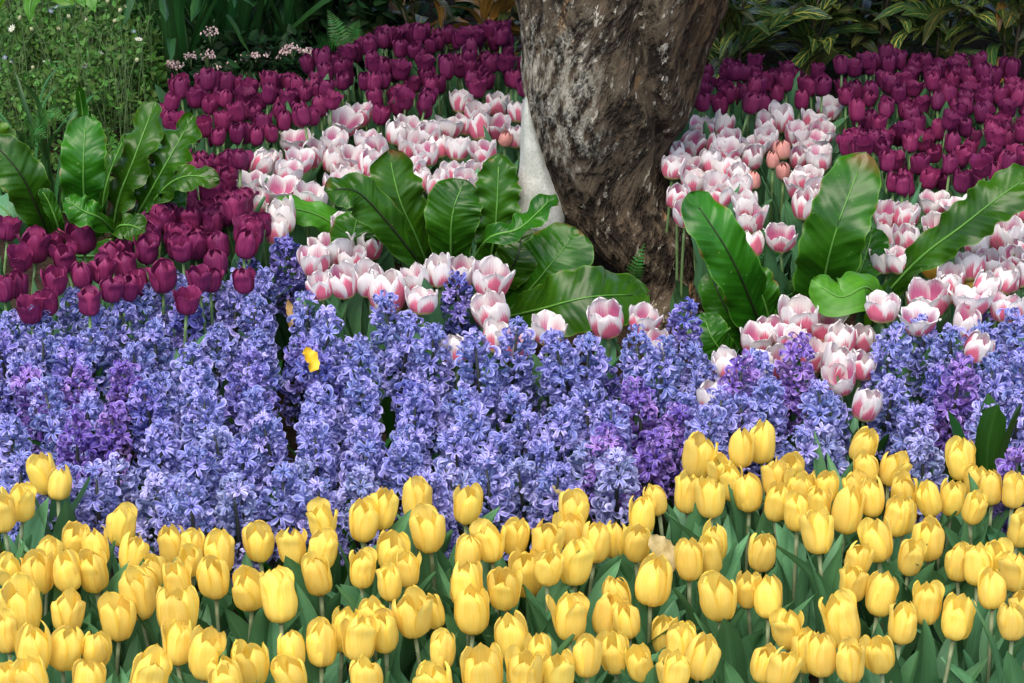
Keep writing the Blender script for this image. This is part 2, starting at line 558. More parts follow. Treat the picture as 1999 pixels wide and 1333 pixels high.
M_DRY = mat_plain('dry_leaf', (0.34, 0.25, 0.09), (0.58, 0.48, 0.24), 45, 0.7, 0.2, 0.25)
M_YLEAF = mat_plain('yellow_fallen_petal', (0.72, 0.42, 0.012), (0.80, 0.52, 0.03), 40, 0.5, 0.3, 0.2)
M_BRLEAF = mat_plain('brown_leaf', (0.28, 0.17, 0.06), (0.40, 0.27, 0.10), 50, 0.7)

# ------------------------------------------------------------------ ground
gv, gf = [], []
NX, NY = 90, 90
for i in range(NY):
    for j in range(NX):
        x = -1 + 2 * j / (NX - 1)
        y = i / (NY - 1)
        X = 60 * (abs(x) ** 2.6) * (1 if x > 0 else -1) + 2.0 * x
        Y = -6 + 14 * y + 90 * y ** 6
        gv.append((X, Y, 0.018 * noise.noise(Vector((X * 5, Y * 5, 0))) + 0.012 * noise.noise(Vector((X * 17, Y * 17, 3))) - 0.01))
g = put('ground', make_mesh('ground', gv, grid_faces(NY, NX), M_SOIL))
g['kind'] = 'structure'

# ------------------------------------------------------------------ tree: trunk, cement patch, limbs, crown
TY = 5.95
tbl = np.array([(-1100, 950, 1550), (-500, 965, 1500), (-200, 992, 1455), (0, 1013, 1420), (50, 1020, 1398), (100, 1026, 1380),
                (140, 1021, 1371), (180, 1026, 1360), (220, 1036, 1338), (260, 1043, 1313), (300, 1053, 1301), (350, 1070, 1303),
                (400, 1090, 1314), (440, 1124, 1345), (480, 1156, 1357), (520, 1204, 1362), (560, 1238, 1364), (600, 1254, 1372), (680, 1250, 1395)], float)


def trunk_at(py):
    return np.interp(py, tbl[:, 0], tbl[:, 1]), np.interp(py, tbl[:, 0], tbl[:, 2])


tree = root('tree', 'gnarled dark tree trunk with pale cement patch rising between the tulips', 'tree', at_z(1290, 600, 0))
bpy.context.view_layer.update()
t_off = tree.location.copy()
NA, NH = 220, 260
pys = np.concatenate([np.linspace(680, -60, 215), np.linspace(-80, -1100, NH - 215)])
tv = []
for py in pys:
    # smooth the silhouette a little
    ls, rs = zip(*[trunk_at(py + d) for d in (-18, -9, 0, 9, 18)])
    ty = TY - np.interp(py, [380, 560, 680], [0, 0.10, 0.24])      # the foot comes forward, towards the camera
    a = at_y(np.mean(ls), py, ty)
    b = at_y(np.mean(rs), py, ty)
    cx, rx = (a.x + b.x) / 2, (b.x - a.x) / 2
    ry = max(rx * 0.85, np.interp(py, [380, 600], [0, 0.13]))
    gx = np.interp(py, [0, 130, 260, 330], [0.12, 0.30, 0.80, 0.95])
    gd = np.interp(py, [-200, 0, 200, 280, 340], [0.10, 0.15, 0.16, 0.10, 0.0])
    g2 = np.interp(py, [280, 380, 520, 640], [-0.5, -0.35, 0.1, 0.25])
    for k in range(NA):
        q = 2 * math.pi * k / NA
        cxn, cyn = math.cos(q), math.sin(q)
        r = 1.0
        p = Vector((cxn * 2.2, cyn * 2.2, a.z * 2.0))
        r += 0.10 * noise.noise(p + Vector((5, 1, 0))) * (1 - 0.75 * abs(cxn))
        if cyn < 0:
            r -= gd * math.exp(-((cxn - gx) / 0.09) ** 2)
            r += gd * 0.5 * math.exp(-((cxn - gx - 0.22) / 0.16) ** 2)
            r += 0.05 * math.exp(-((cxn - g2) / 0.16) ** 2) - 0.05 * math.exp(-((cxn - g2 - 0.3) / 0.12) ** 2) * (1 if py > 300 else 0)
        sh = a.z * 1.6
        p2 = Vector((cxn * 7 + sh, cyn * 7, a.z * 3.2))
        r += 0.035 * (noise.noise(p2) + 0.7 * abs(noise.noise(p2 * 2.1)))
        p3 = Vector((cxn * 22 + sh * 2.0, cyn * 22, a.z * 13))
        r += 0.034 * (0.3 - abs(noise.noise(p3))) + 0.014 * noise.noise(p3 * 2.3)
        tv.append((cx + rx * r * cxn - t_off.x, ty + ry * r * cyn - t_off.y, a.z - t_off.z))
tf = [(i * NA + k, i * NA + (k + 1) % NA, (i + 1) * NA + (k + 1) % NA, (i + 1) * NA + k) for i in range(NH - 1) for k in range(NA)]
put('trunk', make_mesh('trunk', tv, tf, M_BARK), tree)

# cement filling on the left of the trunk: a tapering plastered buttress
ctab = [(176, 1023, 4), (205, 1024, 14), (240, 1026, 26), (300, 1034, 46), (350, 1041, 66), (390, 1047, 84), (415, 1049, 92), (432, 1053, 84), (448, 1066, 50), (456, 1072, 10)]
cv, NC = [], 40
rows = catmull([(a, b, c) for a, b, c in ctab], 46)
for py, cx, w in rows:
    c = at_y(cx + 6, py, TY - 0.03)
    w = max(w, 2) / scale_at(c) / 2
    for k in range(NC):
        q = 2 * math.pi * k / NC
        n_ = 1 + 0.10 * noise.noise(Vector((math.cos(q) * 2, math.sin(q) * 2, c.z * 9))) + 0.03 * noise.noise(Vector((math.cos(q) * 3, math.sin(q) * 3, c.z * 18)))
        cv.append((c.x + w * 1.12 * n_ * math.cos(q) - t_off.x, c.y + (w * 1.0 + 0.02) * n_ * math.sin(q) - t_off.y, c.z - t_off.z))
cf = [(i * NC + k, i * NC + (k + 1) % NC, (i + 1) * NC + (k + 1) % NC, (i + 1) * NC + k) for i in range(len(rows) - 1) for k in range(NC)]
cf += [tuple(range(NC)), tuple((len(rows) - 1) * NC + k for k in range(NC))]
cp = put('cement_patch', make_mesh('cement_patch', cv, cf, M_CEM), tree)
cp['label'] = 'smooth grey cement patch on the left flank of the trunk'
# old root below the patch
rv, rf = tube([at_y(1062, 440, TY - 0.02) - t_off, at_y(1072, 480, TY - 0.04) - t_off, at_y(1090, 520, TY - 0.03) - t_off, at_y(1120, 600, TY) - t_off],
              [0.062, 0.052, 0.06, 0.08], 18)
put('root', make_mesh('root', rv, rf, M_BARK), tree)
top = at_y(1240, -1050, TY)
for dx, dy, dz, r0 in ((-1.6, -0.2, 1.5, 0.2), (1.7, 0.5, 1.6, 0.19), (0.3, 1.8, 1.7, 0.17), (-0.5, -0.9, 1.7, 0.15)):
    pts = [top - t_off + Vector((0, 0, -0.25)), top - t_off + Vector((dx * .3, dy * .3, dz * .35)), top - t_off + Vector((dx * .65, dy * .7, dz * .6)), top - t_off + Vector((dx, dy, dz))]
    lv, lf = tube(catmull(pts, 9), np.linspace(r0, 0.05, 9), 12)
    put('limb', make_mesh('limb', lv, lf, M_BARK), tree)


def leaf_cloud(name, pos, size, mat, flat=0.5, tmpl=None, up=None, seed=1):
    """many small leaves, each two folded quads; pos (n,3), size (n,)"""
    r_ = np.random.default_rng(seed)
    n = len(pos)
    T = np.array([(0, 0, 0), (0.28, 0.35, 0.06), (0.25, 0.72, 0.05), (0, 1, -0.05), (-0.25, 0.72, 0.05), (-0.28, 0.35, 0.06), (0, 0.5, 0.0)]) if tmpl is None else tmpl
    F = [(0, 1, 2, 6), (6, 2, 3), (0, 6, 4, 5), (6, 3, 4)]
    az = r_.uniform(0, 2 * math.pi, n)
    el = r_.normal(0, flat, n) + (0 if up is None else up)
    ro = r_.normal(0, 0.6, n)
    V, FF = [], []
    ca, sa, ce, se, cr, sr = np.cos(az), np.sin(az), np.cos(el), np.sin(el), np.cos(ro), np.sin(ro)
    Y = np.stack([ca * ce, sa * ce, se], 1)
    X0 = np.stack([-sa, ca, np.zeros(n)], 1)
    Z0 = np.cross(X0, Y)
    X = X0 * cr[:, None] + Z0 * sr[:, None]
    Z = -X0 * sr[:, None] + Z0 * cr[:, None]
    W = pos[:, None, :] + size[:, None, None] * (T[None, :, 0:1] * X[:, None] + T[None, :, 1:2] * Y[:, None] + T[None, :, 2:3] * Z[:, None])
    k = len(T)
    V = W.reshape(-1, 3)
    FF = [tuple(i * k + a for a in q) for i in range(n) for q in F]
    return make_mesh(name, V, FF, mat, None, None, False)


# the unseen crown, spread and thickened over the back of the bed to shade it
nC = 11000
CR = np.array([(random.uniform(-5.0, 6.0), random.uniform(4.5, 9.3), random.uniform(2.75, 4.3)) for _ in range(nC)])
CR = np.array([p for p in CR if noise.noise(Vector((p[0] * 1.1, p[1] * 1.1, p[2] * 1.1))) > -0.25 and p[1] > 5.15 + 0.5 * noise.noise(Vector((p[0], 0, 0)))])
CR2 = np.array([(random.uniform(-0.9, 6.0), random.uniform(6.2, 9.3), random.uniform(2.75, 4.3)) for _ in range(2500)])
CR = np.concatenate([CR[(CR[:, 0] > -0.9) | (rng.random(len(CR)) < 0.35)], CR2])
CR -= np.array(t_off)
put('crown', leaf_cloud('crown', CR, rng.uniform(0.16, 0.30, len(CR)), M_CROWN, 0.5, None, -0.2, 3), tree)

# ------------------------------------------------------------------ tulip building blocks
TT = [0, .08, .2, .4, .6, .8, .93, 1]
R_CLOSED = [.006, .0185, .0268, .0304, .0302, .0268, .0195, .0130]
Z_CLOSED = [0, .003, .013, .034, .055, .073, .084, .089]
R_OPEN = [.006, .022, .0320, .0395, .0430, .0450, .0468, .0475]
Z_OPEN = [0, .003, .013, .030, .047, .063, .073, .077]
W_T = [0, .1, .3, .55, .75, .88, .96, 1]
W_A = [.42, .66, .77, .79, .71, .54, .31, .03]
W_ROUND = [.42, .66, .78, .78, .68, .50, .28, .04]


def smooth_interp(t, xs, ys):
    d = 0.05
    return (np.interp(t - d, xs, ys) + 2 * np.interp(t, xs, ys) + np.interp(np.minimum(t + d, 1), xs, ys)) / 4 if t < 0.94 else np.interp(t, xs, ys)


def petal(o, phi, inner, rs, mat, rounded=False, nt=15, nu=11, H=1.0, big=1.0, gape=0.0):
    """one petal of a cup; o = how open, rs = numpy random generator"""
    lean = rs.normal(0, 0.0030) + (rs.uniform(0.004, 0.012) if rs.random() < 0.16 and not inner else 0)
    sd = rs.uniform(0, 90)
    ruf = 0.0016 if rounded else 0.0007
    tipo = rs.normal(0.0008, 0.0022)
    crk = rs.uniform(0.0004, 0.0014)
    asym = rs.normal(0, 0.05)
    Hs = H * rs.normal(1.0, 0.045) * (1.01 if inner else 0.985)
    edge = rs.uniform(0.0, 0.0035)
    ph = rs.uniform(0, 6.28)
    V, UV = [], []
    for i in range(nt):
        t = (i / (nt - 1)) ** 0.92
        rr = smooth_interp(t, TT, R_CLOSED) * (1 - o) + smooth_interp(t, TT, R_OPEN) * o
        zz = (smooth_interp(t, TT, Z_CLOSED) * (1 - o) + smooth_interp(t, TT, Z_OPEN) * o) * Hs
        w = np.interp(t, W_T, W_ROUND if rounded else W_A)
        if inner:
            rr = rr * (0.95 - 0.45 * t ** 4 * max(0, 1 - 2.0 * o)) if t > 0.1 else rr
        rr *= 1 + gape * max(0, (t - 0.6) / 0.4) ** 1.3 * (0.55 if inner else 1.0)
        rr += lean * t * t + tipo * max(0, (t - 0.72) / 0.28) ** 2
        for j in range(nu):
            u = -1 + 2 * j / (nu - 1)
            ang = phi + u * w + asym * t * t
            r = rr + edge * (abs(u) ** 3) * t * (1.0 if not inner else 0.4) - crk * math.exp(-(u / 0.16) ** 2) * math.sin(math.pi * t)
            r += 0.0011 * math.sin(3.1 * u + ph) * t + 0.0008 * math.sin(7 * t + 2 * ph) * u
            r -= 0.0035 * o * (1 - u * u) * math.sin(math.pi * min(1, t * 1.1)) * 0.0
            z = zz - 0.0035 * u * u * t + 0.0016 * math.sin(5 * u + ph) * max(0, t - 0.6)
            r += 0.0022 * noise.noise(Vector((u * 1.6 + sd, t * 2.4, sd))) + 0.0010 * noise.noise(Vector((u * 5 + sd, t * 3.0, sd)))
            r += ruf * math.sin(11 * u + 9 * t + ph) * max(0, t - 0.55) * 2
            z += ruf * 1.4 * math.sin(9 * u + 2 * ph) * max(0, t - 0.6) * 2 * abs(u)
            V.append((r * math.cos(ang) * big, r * math.sin(ang) * big, z * big))
            UV.append((0.5 + 0.5 * u, t))
    return V, grid_faces(nt, nu), UV


def heart_mesh(name, stem_mat):
    b = Buf()
    v, f = tube([(0, 0, -0.004), (0, 0, 0.003)], [0.0042, 0.008], 10)
    b.add(v, f, None, 0)
    v, f = tube([(0, 0, 0.002), (0, 0, 0.016), (0, 0, 0.022), (0, 0, 0.024)], [0.0035, 0.0032, 0.0042, 0.0015], 8)
    b.add(v, f, None, 1)
    for k in range(6):
        q = k * math.pi / 3
        v, f = tube([(0.004 * math.cos(q), 0.004 * math.sin(q), 0.003), (0.010 * math.cos(q), 0.010 * math.sin(q), 0.017)], [0.0008, 0.0008], 5)
        b.add(v, f, None, 1)
        v, f = tube([(0.010 * math.cos(q), 0.010 * math.sin(q), 0.015), (0.0125 * math.cos(q), 0.0125 * math.sin(q), 0.024)], [0.0014, 0.0010], 5)
        b.add(v, f, None, 2)
    return b.mesh(name, [stem_mat, M_PISTIL, M_ANTHER])


def cup_variants(n, mat, o_of, rounded, seed, single=False, H=1.0, gapes=(0, 0)):
    out = []
    for i in range(n):
        rs = np.random.default_rng(seed + i)
        o = o_of(i)
        gape = rs.uniform(*gapes)
        Hc = H * rs.uniform(0.95, 1.09)
        ps = []
        for k in range(6):
            inner = k % 2
            phi = k * math.pi / 3 + rs.normal(0, 0.08)
            ps.append(petal(o, phi, inner, rs, mat, rounded, 15 if not single else 10, 11 if not single else 7, Hc, 1.0, gape))
        if single:
            b = Buf()
            for v, f, uv in ps:
                b.add(v, f, uv)
            out.append(b.mesh('bloom', [mat]))
        else:
            out.append([make_mesh('petal', v, f, mat, uv) for v, f, uv in ps])
    return out


def tulip_leaf(seed, L, W, reach):
    rs = np.random.default_rng(seed)
    mid = reach * rs.uniform(0.35, 0.6)
    pts = [(0.006, 0, 0.0), (mid * 0.55, rs.normal(0, .008), L * 0.38), (mid, rs.normal(0, .012), L * 0.70), (reach, rs.normal(0, .02), L * rs.uniform(0.88, 1.0))]
    sp = catmull(pts, 15)
    wf = lambda t: W * np.interp(t, [0, .12, .35, .6, .82, .94, 1], [.42, .62, .98, .95, .58, .24, .01])
    v, f, uv = ribbon(sp, wf, (-1, 0, 0.35), 7, rs.uniform(0.35, 0.7), 0.1, rs.uniform(0.002, 0.006), rs.uniform(0.8, 1.8), rs.uniform(0, 6), 0, rs.normal(0, 0.35))
    return make_mesh('leaf', v, f, M_TLEAF, uv)


T_LEAVES = [tulip_leaf(100 + i, random.uniform(0.27, 0.37), random.uniform(0.046, 0.072), random.uniform(0.03, 0.13)) for i in range(16)]


def stem_mesh(seed, r, mat):
    rs = np.random.default_rng(seed)
    a, b = rs.normal(0, 0.006, 2)
    pts = [(0, 0, -0.02), (a, b, 0.33), (a * .8, b * .8, 0.66), (0, 0, 1.0)]
    v, f = tube(catmull(pts, 9), r, 8)
    return make_mesh('stem', v, f, mat)


STEM_Y = [stem_mesh(i, 0.0040, M_PSTEM) for i in range(4)]
STEM_G = [stem_mesh(10 + i, 0.0036, M_TSTEM) for i in range(4)]
HEART_Y, HEART_G = heart_mesh('bloom', M_PSTEM), heart_mesh('bloom', M_TSTEM)

O_Y = [0.0, 0.0, 0.03, 0.05, 0.0, 0.10, 0.02, 0.16, 0.04, 0.22]
CUP_Y = cup_variants(16, M_YEL, lambda i: O_Y[i % 10], False, 500, H=1.02, gapes=(0.0, 0.55))
O_P = [0.3, 0.45, 0.6, 0.7, 0.8, 0.9, 1.0, 1.1, 1.25, 1.45, 0.75, 1.0]
CUP_P = cup_variants(12, M_PNK, lambda i: O_P[i], True, 700, H=0.90)
O_U = [0.05, 0.2, 0.35, 0.0, 0.55, 0.12]
CUP_U = cup_variants(10, M_PUR, lambda i: O_U[i % 6], False, 900, H=0.90, gapes=(0.1, 0.8))
CUP_UF = cup_variants(12, M_PUR, lambda i: O_U[i % 6], False, 1200, True, H=0.98, gapes=(0.1, 0.6))
CUP_S = cup_variants(2, M_SAL, lambda i: 0.02, False, 1500, H=0.85)

ALL = []                                            # every flower: dict for the labels


def tulip(bed, C, cup, heart, stem, scl, nleaves, single=False, lean=5.0, leafscl=1.0, extra=None, tilt=None):
    """a tulip whose cup centre is at C; its foot stands on the ground"""
    lx, ly = random.gauss(0, lean * 0.6), random.gauss(0, lean * 0.6)
    rot = Euler((R(lx), R(ly), random.uniform(0, 6.283)))
    half = 0.043 * scl
    up = rot.to_matrix() @ Vector((0, 0, 1))
    h = C.z / up.z - half
    foot = C - up * (h + half)
    r = root(bed['name'], 'tulip', bed['cat'], (foot.x, foot.y, 0), rot, bed['group'])
    put('stem', stem, r, (0, 0, 0), (0, 0, random.uniform(0, 6.28)), (1, 1, h))
    tl = (R(random.gauss(0, 5)), R(random.gauss(0, 5)), random.uniform(0, 6.28)) if tilt is None else tilt
    if single:
        put('bloom', cup, r, (0, 0, h), tl, (scl,) * 3)
    else:
        b = put('bloom', heart, r, (0, 0, h), tl, (scl,) * 3)
        for m in cup:
            put('petal', m, b)
    a0 = random.uniform(0, 6.28)
    for k in range(nleaves):
        s = leafscl * random.uniform(0.85, 1.12) * min(1.1, h / 0.33)
        put('leaf', random.choice(T_LEAVES), r, (0, 0, 0.0), (0, 0, a0 + k * 2.3 + random.gauss(0, .3)), (s, s, s))
    d = dict(o=r, bed=bed['key'], C=C.copy())
    if extra:
        d.update(extra)
    ALL.append(d)
    return r


def spread_apart(items, dmin, iters=12):
    """items [(px,py,z,...)] -> world centres, pushing the farther of two that touch along its own sight line"""
    P = [at_z(i[0], i[1], i[2]) for i in items]
    for _ in range(iters):
        moved = False
        for a in range(len(P)):
            for b in range(a + 1, len(P)):
                d = P[a] - P[b]
                if abs(d.x) < dmin and abs(d.y) < dmin and (d.x * d.x + d.y * d.y + 0.4 * d.z * d.z) ** .5 < dmin:
                    k = a if items[a][1] < items[b][1] else b
                    q = P[k] - Vector((0, 0, CAM_H))
                    P[k] = P[k] + q.normalized() * 0.012
                    moved = True
        if not moved:
            break
    return P


# positions read off the photograph: (x, y, w, h) of each cup in enlarged crops: origin and scale bring them to photo pixels
def crop(ox, oy, s, rows_):
    return [(ox + a * s, oy + b * s, c * s, d * s) for a, b, c, d in rows_]


S1 = 680 / 1916.0
YEL = crop(0, 860, S1, [(10, 415, 100, 250), (115, 345, 130, 210), (245, 195, 150, 180), (320, 235, 80, 170), (410, 540, 165, 200), (660, 470, 190, 260), (540, 590, 130, 180),
    (945, 585, 145, 255), (1045, 605, 120, 150), (1215, 620, 170, 150), (1060, 650, 150, 140), (1180, 735, 215, 300), (1415, 555, 185, 220), (1600, 595, 165, 275),
    (1775, 445, 145, 240), (1765, 600, 165, 200), (1760, 745, 175, 250), (55, 715, 150, 250), (215, 725, 170, 260), (260, 645, 120, 190), (380, 725, 130, 260), (520, 720, 200, 290),
    (720, 640, 145, 180), (810, 770, 110, 200), (760, 855, 180, 300), (985, 780, 155, 180), (875, 740, 70, 260), (1395, 810, 230, 320), (1540, 880, 190, 270), (975, 955, 205, 250),
    (960, 1130, 160, 245), (660, 980, 190, 300), (365, 940, 170, 180), (110, 930, 220, 220), (40, 1060, 90, 240), (180, 1160, 180, 280), (340, 1140, 205, 320), (530, 1140, 175, 310),
    (40, 1315, 150, 110), (475, 1315, 80, 80), (800, 1320, 200, 150), (1110, 1190, 210, 280), (1230, 1270, 100, 150), (1380, 1240, 180, 240), (1250, 1335, 140, 100), (1610, 1150, 140, 240),
    (1770, 1120, 185, 300), (1885, 1060, 100, 240), (1590, 1290, 180, 200), (190, 1330, 170, 90)])
YEL += crop(660, 860, S1, [(145, 445, 165, 260), (240, 380, 100, 200), (435, 340, 160, 265), (500, 500, 190, 200), (705, 350, 180, 270), (285, 615, 190, 275), (130, 720, 110, 215),
    (385, 720, 150, 210), (290, 790, 90, 140), (405, 950, 205, 280), (535, 940, 110, 230), (710, 625, 150, 200), (840, 560, 120, 240), (970, 535, 170, 280), (1150, 550, 185, 280),
    (1300, 375, 160, 180), (1280, 495, 110, 120), (1040, 735, 185, 300), (1300, 670, 190, 265), (1420, 570, 180, 290), (1520, 550, 110, 270), (1630, 560, 150, 270), (1670, 420, 140, 190),
    (1760, 325, 150, 270), (895, 820, 175, 280), (715, 810, 180, 190), (735, 945, 200, 310), (1275, 975, 205, 300), (1475, 965, 200, 300), (1555, 840, 150, 200), (1610, 985, 100, 220),
    (1720, 780, 210, 270), (1815, 1070, 155, 270), (1895, 1150, 100, 200), (1680, 1235, 140, 210), (1830, 1270, 140, 200), (1370, 1190, 165, 270), (1530, 1170, 170, 230), (975, 1090, 205, 280),
    (1110, 1165, 110, 260), (1210, 1275, 180, 190), (1020, 1285, 185, 190), (800, 1285, 210, 190), (160, 1320, 220, 160), (110, 1105, 230, 320), (185, 985, 150, 270), (580, 1155, 150, 260),
    (260, 1065, 90, 200), (530, 1350, 190, 90), (1150, 695, 100, 100)])
YEL += crop(1319, 860, S1, [(105, 105, 160, 200), (65, 295, 150, 240), (190, 325, 145, 220), (240, 150, 135, 200), (365, 55, 120, 190), (470, 28, 175, 270), (310, 240, 110, 240), (410, 280, 165, 270),
    (545, 345, 140, 290), (540, 215, 120, 140), (625, 160, 110, 100), (665, 265, 150, 180), (670, 395, 150, 260), (785, 365, 155, 220), (780, 512, 175, 250), (820, 250, 110, 130),
    (935, 400, 165, 260), (1025, 18, 160, 200), (1050, 160, 140, 190), (1185, 152, 150, 225), (1090, 330, 145, 220), (1000, 270, 110, 160), (1265, 290, 150, 220), (1110, 562, 165, 240),
    (1205, 430, 150, 250), (1255, 415, 90, 200), (1580, 113, 155, 230), (1520, 318, 165, 300), (1405, 330, 150, 200), (1625, 375, 145, 255), (1740, 265, 145, 240), (1655, 225, 100, 110),
    (1860, 290, 130, 250), (1890, 490, 130, 210), (1395, 540, 175, 260), (1295, 650, 120, 220), (1545, 680, 150, 250), (1660, 700, 100, 230), (1755, 660, 110, 150), (1860, 725, 150, 260),
    (1745, 820, 125, 260), (1000, 650, 85, 100), (985, 780, 150, 200), (1120, 860, 160, 270), (1380, 905, 170, 290), (1550, 980, 170, 260), (470, 612, 165, 290), (215, 575, 140, 190),
    (195, 645, 140, 190), (80, 670, 120, 260), (230, 850, 220, 310), (390, 825, 150, 310), (515, 870, 140, 270), (610, 1042, 145, 230), (930, 1005, 210, 300), (705, 1170, 145, 270),
    (805, 1187, 175, 290), (965, 1225, 120, 230), (1140, 1172, 180, 260), (1245, 1015, 90, 190), (470, 1225, 150, 230), (580, 1265, 165, 220), (150, 1182, 200, 290), (45, 1140, 90, 200),
    (5, 1085, 90, 190), (0, 1275, 90, 160), (1850, 985, 90, 180), (1905, 945, 90, 150)])
S2 = 700 / 1866.0
PNK = crop(0, 0, S2, [(1535, 730, 150, 100), (1395, 840, 130, 150), (1335, 850, 90, 110), (1500, 900, 110, 90), (1550, 830, 120, 110), (1625, 790, 130, 140), (1300, 950, 160, 110), (1440, 985, 170, 120),
    (1350, 1040, 90, 80), (1610, 1010, 180, 150), (1480, 1130, 160, 150), (1435, 1205, 110, 120)])
PNK += crop(600, 0, S2, [(165, 630, 170, 140), (265, 595, 115, 120), (135, 725, 110, 100), (300, 720, 120, 100), (375, 770, 110, 100), (130, 830, 90, 110), (245, 830, 180, 140), (320, 855, 120, 120),
    (190, 900, 90, 90), (215, 915, 120, 100), (275, 965, 135, 115), (140, 965, 100, 90), (330, 1060, 105, 100), (800, 525, 110, 110), (990, 535, 125, 130), (880, 590, 90, 90), (1100, 575, 70, 120),
    (460, 680, 90, 110), (525, 655, 110, 90), (640, 695, 100, 100), (725, 660, 150, 120), (820, 640, 120, 110), (900, 665, 90, 110), (990, 655, 140, 120), (535, 745, 160, 130), (620, 795, 100, 100),
    (690, 755, 80, 100), (780, 770, 115, 120), (925, 790, 130, 115), (1095, 705, 60, 100), (555, 865, 100, 80), (600, 925, 100, 140), (690, 965, 105, 110), (770, 905, 85, 80), (860, 900, 90, 90),
    (810, 935, 110, 100), (880, 1005, 110, 120), (950, 1005, 100, 90), (965, 905, 80, 90), (1045, 935, 70, 90), (905, 1075, 90, 80), (200, 1180, 150, 120), (265, 1190, 80, 90), (320, 1268, 90, 100)])
PNK += crop(0, 420, S2, [(1750, 165, 215, 190), (1640, 240, 160, 140), (1675, 362, 150, 160), (1800, 342, 150, 150), (1830, 225, 120, 130)])
PNK += crop(650, 420, S2, [(190, 330, 150, 150), (285, 400, 210, 200), (440, 325, 150, 130), (560, 290, 150, 160), (665, 282, 150, 160), (820, 332, 200, 170), (460, 440, 160, 140), (850, 490, 190, 180),
    (840, 640, 130, 130), (960, 665, 150, 110), (1110, 590, 120, 90), (1440, 530, 200, 210), (1610, 545, 150, 140), (1710, 660, 120, 140), (640, 690, 80, 90)])
PNK += crop(1299, 0, S2, [(850, 560, 130, 100), (615, 612, 125, 120), (765, 622, 110, 90), (525, 652, 80, 80), (530, 712, 115, 130), (690, 692, 110, 110), (815, 682, 140, 110), (760, 742, 130, 90),
    (190, 650, 120, 110), (285, 645, 110, 120), (120, 742, 130, 140), (45, 790, 110, 120), (250, 752, 120, 120), (345, 732, 120, 110), (325, 785, 140, 100), (230, 832, 90, 120), (450, 802, 90, 130),
    (460, 760, 70, 60), (40, 865, 90, 90), (110, 862, 120, 100), (150, 932, 140, 100), (330, 890, 170, 170), (395, 900, 100, 130), (260, 962, 90, 90), (390, 972, 110, 110), (290, 1010, 90, 80),
    (60, 1012, 100, 110), (100, 1100, 110, 100), (700, 805, 100, 130), (805, 822, 150, 130), (735, 805, 130, 120), (735, 922, 140, 110), (720, 972, 120, 90), (785, 985, 80, 100), (725, 1067, 120, 120),
    (425, 1050, 130, 120), (455, 1130, 145, 140), (605, 1222, 165, 150), (445, 1265, 80, 90), (1140, 1110, 130, 140), (1245, 1112, 120, 130), (1180, 1230, 180, 150), (1275, 1242, 110, 130),
    (1140, 1285, 120, 100), (1080, 1322, 100, 90), (1400, 1052, 150, 120), (1410, 1165, 140, 130), (1562, 1080, 150, 110), (1520, 1172, 110, 90), (1860, 1080, 80, 130), (1770, 1212, 180, 170), (1625, 1270, 110, 120)])
PNK += crop(1299, 420, S2, [(1385, 410, 210, 200), (1500, 312, 150, 150), (1590, 262, 130, 120), (1700, 242, 100, 100), (1805, 222, 110, 110), (1855, 180, 70, 140), (1660, 352, 100, 130), (1740, 332, 120, 150),
    (1795, 332, 120, 150), (1855, 292, 80, 100), (1775, 472, 180, 170), (1560, 562, 150, 170), (1615, 672, 80, 130), (1475, 385, 90, 120), (1320, 542, 160, 120), (1600, 442, 150, 90), (1125, 470, 185, 160),
    (705, 512, 220, 200), (840, 572, 160, 110), (660, 640, 120, 90), (770, 632, 140, 90), (470, 640, 180, 140), (545, 605, 80, 90), (340, 780, 130, 140), (920, 642, 150, 180), (1010, 632, 120, 190),
    (880, 762, 170, 180), (930, 842, 160, 150), (1030, 772, 80, 90), (1025, 982, 130, 160), (260, 945, 150, 150), (490, 792, 110, 100), (560, 752, 90, 90), (770, 722, 100, 90), (1235, 232, 90, 70),
    (1090, 222, 100, 90), (1155, 225, 100, 90)])
PURN = crop(0, 420, S2, [(35, 65, 80, 140), (180, 155, 150, 140), (285, 150, 90, 110), (100, 222, 95, 120), (330, 222, 110, 140), (425, 115, 150, 120), (90, 355, 110, 170), (15, 382, 90, 170), (285, 342, 110, 150),
    (250, 450, 90, 120), (155, 487, 85, 110), (425, 300, 110, 160), (525, 275, 115, 160), (575, 205, 90, 90), (640, 182, 90, 110), (660, 262, 120, 120), (765, 175, 115, 160), (845, 305, 135, 150),
    (650, 372, 110, 140), (720, 350, 90, 120), (1010, 155, 110, 130), (1085, 140, 80, 90), (1125, 240, 120, 150), (1030, 330, 80, 110), (1095, 330, 70, 100), (1270, 335, 90, 100), (575, 385, 90, 110),
    (460, 450, 90, 90), (970, 440, 80, 90)])
PURN += crop(0, 0, S2, [(790, 1075, 100, 150), (835, 1140, 90, 140), (890, 1115, 100, 160), (995, 1140, 110, 130), (1105, 1095, 110, 140), (1165, 1075, 100, 130), (1300, 1145, 100, 150), (1230, 1040, 100, 110),
    (1285, 1045, 90, 110), (1355, 1165, 90, 110), (1090, 990, 120, 110), (985, 860, 100, 130), (1065, 880, 110, 140), (945, 830, 80, 110), (1190, 835, 80, 130), (1235, 850, 90, 140), (1120, 920, 80, 110)])
PURN += crop(1299, 0, S2, [(1755, 1110, 110, 130), (1700, 1130, 80, 90), (1840, 1010, 80, 110), (1615, 950, 90, 130), (1715, 890, 80, 90)])
LP = [(322, 200), (345, 160), (415, 150), (470, 165), (560, 155), (620, 160), (640, 110), (720, 100), (735, 68), (850, 55), (1015, 60), (1030, 130), (1025, 180), (940, 175), (870, 195), (830, 215), (770, 232),
      (735, 255), (700, 230), (640, 215), (605, 235), (560, 265), (505, 282), (480, 300), (470, 325), (455, 345), (400, 335), (355, 310), (385, 262), (330, 235)]
